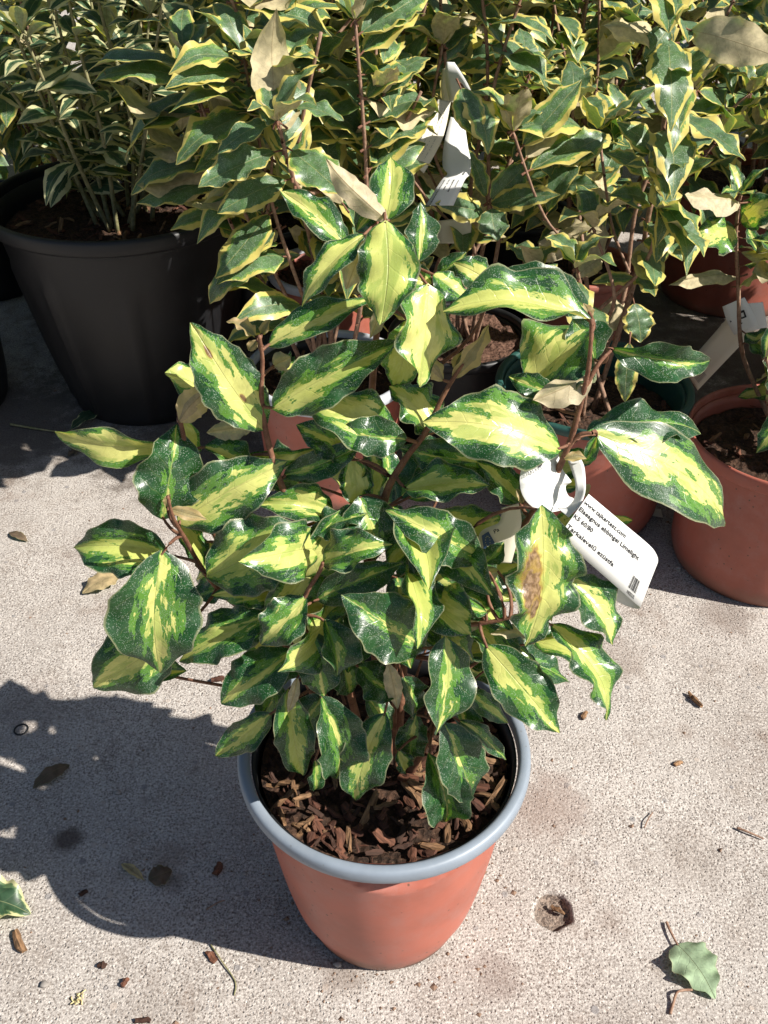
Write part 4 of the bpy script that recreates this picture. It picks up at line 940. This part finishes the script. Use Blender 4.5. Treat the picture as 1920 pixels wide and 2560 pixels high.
Strip([(z3(1180, 260, 1.145), z3(1360, 245, 1.15)), (z3(1230, 420, 1.14), z3(1390, 400, 1.145)), (z3(1120, 590, 1.135), z3(1412, 520, 1.14))]).build('side_flap', t3, M_tag, org3)
l3 = Strip([(z3(985, 400, 1.16), z3(1270, 560, 1.16)), (z3(760, 660, 1.18), z3(1020, 820, 1.18)), (z3(478, 975, 1.2), z3(638, 1222, 1.2))]); l3.build('label_strip', t3, M_cream, org3)
bars(l3, t3, org3, l3.len * .80, l3.len * .94, .25, .85, M_fade, seed=8, along=False)
V = [a3.lift(d, t, 1) - org3 for d, t in ((a3.len * .35, .45), (a3.len * .35, .75), (a3.len * .6, .72), (a3.len * .6, .5), (a3.len * .42, .52), (a3.len * .42, .68), (a3.len * .55, .66), (a3.len * .55, .55))]
obj('logo_mark', mesh('logo_mark', V, [(0, 1, 5, 4), (1, 2, 6, 5), (2, 3, 7, 6), (3, 0, 4, 7)], [M_ink], smooth=False), t3)
V = [a3.lift(d, t, 1) - org3 for d, t in ((a3.len * .5, .1), (a3.len * .55, .16), (a3.len * .58, .1), (a3.len * .7, .44), (a3.len * .72, .5), (a3.len * .76, .44))]
obj('logo_mark', mesh('logo_mark', V, [(0, 1, 2), (3, 4, 5)], [M_ink], smooth=False), t3)

# ------------------------------------------------------------------ litter on the concrete
def ground_leaf(name, label, cat, bx, by, tx, ty, wp, mat, va=.9, fold=8, arch=.10, wave=.08, roll=0, z=.002, tz=.002, stalk=None, seed=1, tipc=.0, obov=0.0):
    B, T = gr(bx, by, z), gr(tx, ty, tz); W = wp / FD * axd(B) * 1.15
    x = (T - B).normalized(); m4 = frame(B, T, roll, False, False)
    pet = None
    if stalk: pet = m4.inverted() @ gr(stalk[0], stalk[1], .003)
    o = obj(name, leaf_mesh((T - B).length, W, fold, arch, wave, 3.2, 0, tipc, seed, 22, 10, mat, pet, obov, M_stem)); o.matrix_basis = m4; o.color = (va, .5, 0, 1)
    tag(o, label, cat, 'fallen leaves on the concrete'); return o
ground_leaf('fallen_leaf', 'pale green fallen leaf with a dark stalk at lower right', 'leaf', 1462, 2040, 1545, 2158, 88, M_drygreen, 1.2, 14, .10, .10, stalk=(1440, 1992), seed=33, z=.004, tz=.003, obov=-.1)
ground_leaf('fallen_leaf', 'curled cream-edged green leaf at the left edge of the concrete', 'leaf', -70, 1950, 66, 1975, 92, M_euon, .85, 24, .16, .1, seed=4, z=.006, tz=.004)
ground_leaf('fallen_leaf', 'tan dry leaf lying left of the foreground shrub', 'leaf', 262, 1240, 178, 1282, 50, M_dry, 1.2, 10, .14, .05, seed=5, z=.004, tz=.003)
ground_leaf('fallen_leaf', 'flat grey-brown leaf in the pot shadow at far left', 'leaf', 150, 1652, 70, 1704, 34, M_brown, 1.2, 6, .12, .05, seed=6)
ground_leaf('fallen_leaf', 'round dark brown leaf in the pot shadow', 'leaf', 320, 1900, 372, 1880, 46, M_brown, 1.2, 8, .12, .05, seed=7)
ground_leaf('fallen_leaf', 'small pale curled leaf in the middle of the pot shadow', 'leaf', 262, 1866, 312, 1902, 18, M_dry, .6, 20, .1, .1, seed=8)
ground_leaf('fallen_leaf', 'dark green leaf on the concrete in front of the large black pot', 'leaf', 232, 885, 150, 930, 34, M_euon, .9, 14, .12, .05, seed=9, z=.01)
ground_leaf('fallen_leaf', 'narrow green leaf pointing down below the far left yellow leaf', 'leaf', 192, 948, 212, 1004, 12, M_euon, .9, 20, .1, .05, seed=10)
ground_leaf('fallen_leaf', 'grey-brown withered leaf near the left edge above the plant shadow', 'leaf', 20, 1150, 60, 1170, 18, M_brown, 1.2, 10, .1, .05, seed=11)
ground_leaf('fallen_leaf', 'dark shrivelled leaf in the shade left of the far left yellow leaf', 'leaf', 146, 985, 178, 972, 20, M_brown, 1.2, 20, .1, .1, seed=12)
def ground_chip(label, x, y, ang, l, wd, h, mat, seed, tilt=0.1):
    p = gr(x, y); o = obj('wood_chip', chip_mesh(l * .85, wd * .85, h * .85, seed, mat), None, (p.x, p.y, h * .55), (tilt, 0, R(ang))); tag(o, label, 'wood chip', 'wood chips on the concrete'); return o
ground_chip('split brown wood chip below the leaf at the left edge', 45, 2038, -55, .030, .010, .006, M_chip2, 61)
ground_chip('thin brown stick standing proud on bright concrete right of the pot', 1500, 1515, -60, .026, .006, .006, M_chip2, 62, .3)
ground_chip('small tan chip on the concrete at right, below the stick', 1464, 1652, 30, .012, .006, .004, M_chip2, 63)
ground_chip('dark brown chip between the left leaves and the pot', 470, 1470, 20, .018, .008, .005, M_chip, 64)
ground_chip('reddish chip on the edge of the pot shadow', 456, 2070, -50, .015, .008, .004, M_chip, 65)
ground_chip('tiny dark chip below the pot shadow edge', 222, 2088, -20, .009, .007, .004, M_chip3, 66)
ground_chip('orange-brown chip under the branch right of the pot', 1262, 1548, 60, .014, .006, .004, M_chip2, 67)
ground_chip('black crumb of bark in the pot shadow beside the brown stain', 180, 2235 / K, 40, .010, .005, .004, M_chip3, 68)
ground_chip('reddish bark chip near the top of the pot shadow at right', 470, 1880, 80, .014, .010, .005, M_chip, 69)
ground_chip('chip lying inside the pit in the concrete', 1205, 1962, -35, .016, .005, .004, M_chip2, 70).location.z = -.003
ground_chip('dark chip beside the lower edge of the picture', 310, 2206, 0, .016, .006, .004, M_chip3, 71)
ground_chip('brown chip on the sunlit concrete below the pot', 270, 2125, 70, .010, .006, .004, M_chip, 72)
def twig(label, pts, r0, r1, mat, cat='twig'):
    o = obj('twig', tube_mesh('twig', [gr(x, y, z) for x, y, z in pts], r0, r1, mat, 6, .1)); tag(o, label, cat, 'twigs and stalks on the concrete'); return o
twig('broken pale stalk on the shaded concrete left of the black pot foot', [(22, 916, .006), (80, 926, .006), (150, 936, .004)], .0022, .0012, M_gstem)
twig('thin bent grass stalk lying below the edge of the pot shadow', [(455, 2040, .002), (482, 2080, .003), (508, 2120, .002), (506, 2150, .002)], .0008, .0006, M_gstem)
twig('small dark twig near the right edge', [(1592, 1788, .002), (1618, 1798, .003), (1650, 1812, .002)], .0014, .0007, M_stem)
twig('curled dark stalk below the pale green fallen leaf', [(1495, 2138, .003), (1465, 2142, .006), (1455, 2165, .003), (1448, 2190, .002)], .0011, .0014, M_stem)
twig('short twig in the pot shadow near the rim', [(445, 1965, .002), (470, 1950, .003), (485, 1945, .002)], .0008, .0006, M_stem)
twig('reddish hair-thin stalk beside the twisted yellow leaf', [(1392, 1788, .002), (1400, 1770, .004), (1410, 1755, .002)], .0007, .0005, M_stem)
# dry flower head
V, F = [], []; c0 = gr(166, 2158); r = random.Random(3)
for k in range(13):
    a = r.uniform(0, 6.28); d = Vector((math.cos(a), math.sin(a), r.uniform(.1, .7))); e = Vector((-d.y, d.x, r.uniform(-.5, .5)))
    st = Vector((r.uniform(-.003, .003), r.uniform(-.004, .004), .001)); L = r.uniform(.003, .007)
    tube_pts(V, F, [st, st + d * L * .6 + e * L * .15, st + d * L + e * L * r.uniform(-.4, .4) - Vector((0, 0, .001))], .0006, .0008, 5)
o = obj('dry_flower', mesh('dry_flower', V, F, [simple('straw', (.50, .42, .22), .85, .2, .3, 300)])); o.location = c0; tag(o, 'straw yellow dried flower at the bottom left', 'flower')
o = obj('ring', lathe('ring', [(.0075 + .0010 * math.cos(q), .0010 + .0010 * math.sin(q)) for q in [i * math.pi / 4 for i in range(8)]], [M_black], 28, close=True)); o.location = gr(46, 1577); tag(o, 'small dark ring in the shadow at the left edge', 'ring')
# pebbles
M_peb = simple('pebble', (.32, .29, .26), .8, .3, .35, 120, .3)
r = random.Random(9)
def pebble(label, x, y, s, seed):
    q = random.Random(seed); V, F = [], []; nu, nv = 8, 6
    for i in range(nv + 1):
        th = math.pi * i / nv
        for j in range(nu):
            a = 2 * math.pi * j / nu; k = 1 + .18 * math.sin(3 * a + seed) * math.sin(th); V.append((s * k * math.sin(th) * math.cos(a), s * .75 * k * math.sin(th) * math.sin(a), s * .5 * math.cos(th)))
    for i in range(nv):
        for j in range(nu): a, b = i * nu + j, i * nu + (j + 1) % nu; F.append((a, a + nu, b + nu, b))
    p = gr(x, y); o = obj('pebble', mesh('pebble', V, F, [M_peb])); o.location = (p.x, p.y, s * .35); tag(o, label, 'pebble', 'pebbles on the concrete')
pebble('small grey pebble at the bottom left below the flat chip', 97, 2128, .0045, 2)
pebble('whitish pebble in the pot shadow near the pot', 528, 1888, .0032, 3)
pebble('white pebble at the top of the pot shadow', 254, 1713, .004, 4)
pebble('pebble beside the pot foot at front left', 730, 2085, .004, 5)
pebble('white pebble against the foot of the right edge pot', 1466, 1228, .004, 6)
b = Strip([(gr(1395, 1095, .004), gr(1428, 1100, .004)), (gr(1400, 1112, .006), gr(1432, 1118, .006))])
pc = gr(1412, 1105, .004); o = b.build('scrap', None, M_cream, pc); o.location = pc; o.name = 'label_scrap'; tag(o, 'torn white label scrap between the two right pots', 'scrap')

# soil crumbs and bark dust that gather on the slab and round the pots
r = random.Random(15); V, F = [], []
for k in range(1100):
    if k < 330: a, d = r.uniform(0, 6.28), .075 + abs(r.gauss(0, .035)); x, y = MAIN.x + d * math.cos(a), MAIN.y + d * math.sin(a)
    elif k < 620: q, rad = r.choice(((.285, 1.077), (.512, .957), (-.08, 1.15), (-.408, 1.42))), r.uniform(.1, .22); a = r.uniform(0, 6.28); x, y = q[0] + rad * math.cos(a), q[1] + rad * math.sin(a)
    else: x, y = r.uniform(-.5, .5), r.uniform(.25, 1.15)
    sz = min(.0036, .0007 * math.exp(r.gauss(.2, .55))); b = len(V)
    for (i, j, m) in ((1, 0, 0), (0, 1, 0), (-1, 0, 0), (0, -1, 0), (0, 0, .9), (.3, .2, 1.0)):
        V.append((x + sz * (i * r.uniform(.6, 1.5) + r.uniform(-.2, .2)), y + sz * (j * r.uniform(.6, 1.3) + r.uniform(-.2, .2)), .0003 + sz * m * r.uniform(.5, 1.1)))
    F += [(b, b + 1, b + 5), (b + 1, b + 2, b + 4), (b + 2, b + 3, b + 4), (b + 3, b, b + 4), (b, b + 5, b + 4), (b + 1, b + 4, b + 5)]
o = obj('soil_crumbs', mesh('soil_crumbs', V, F, [simple('crumb', (.13, .085, .06), .9, .2, .7, 45)], smooth=False)); o['kind'] = 'stuff'; o['label'] = 'soil crumbs and bark dust scattered over the concrete'; o['category'] = 'crumbs'
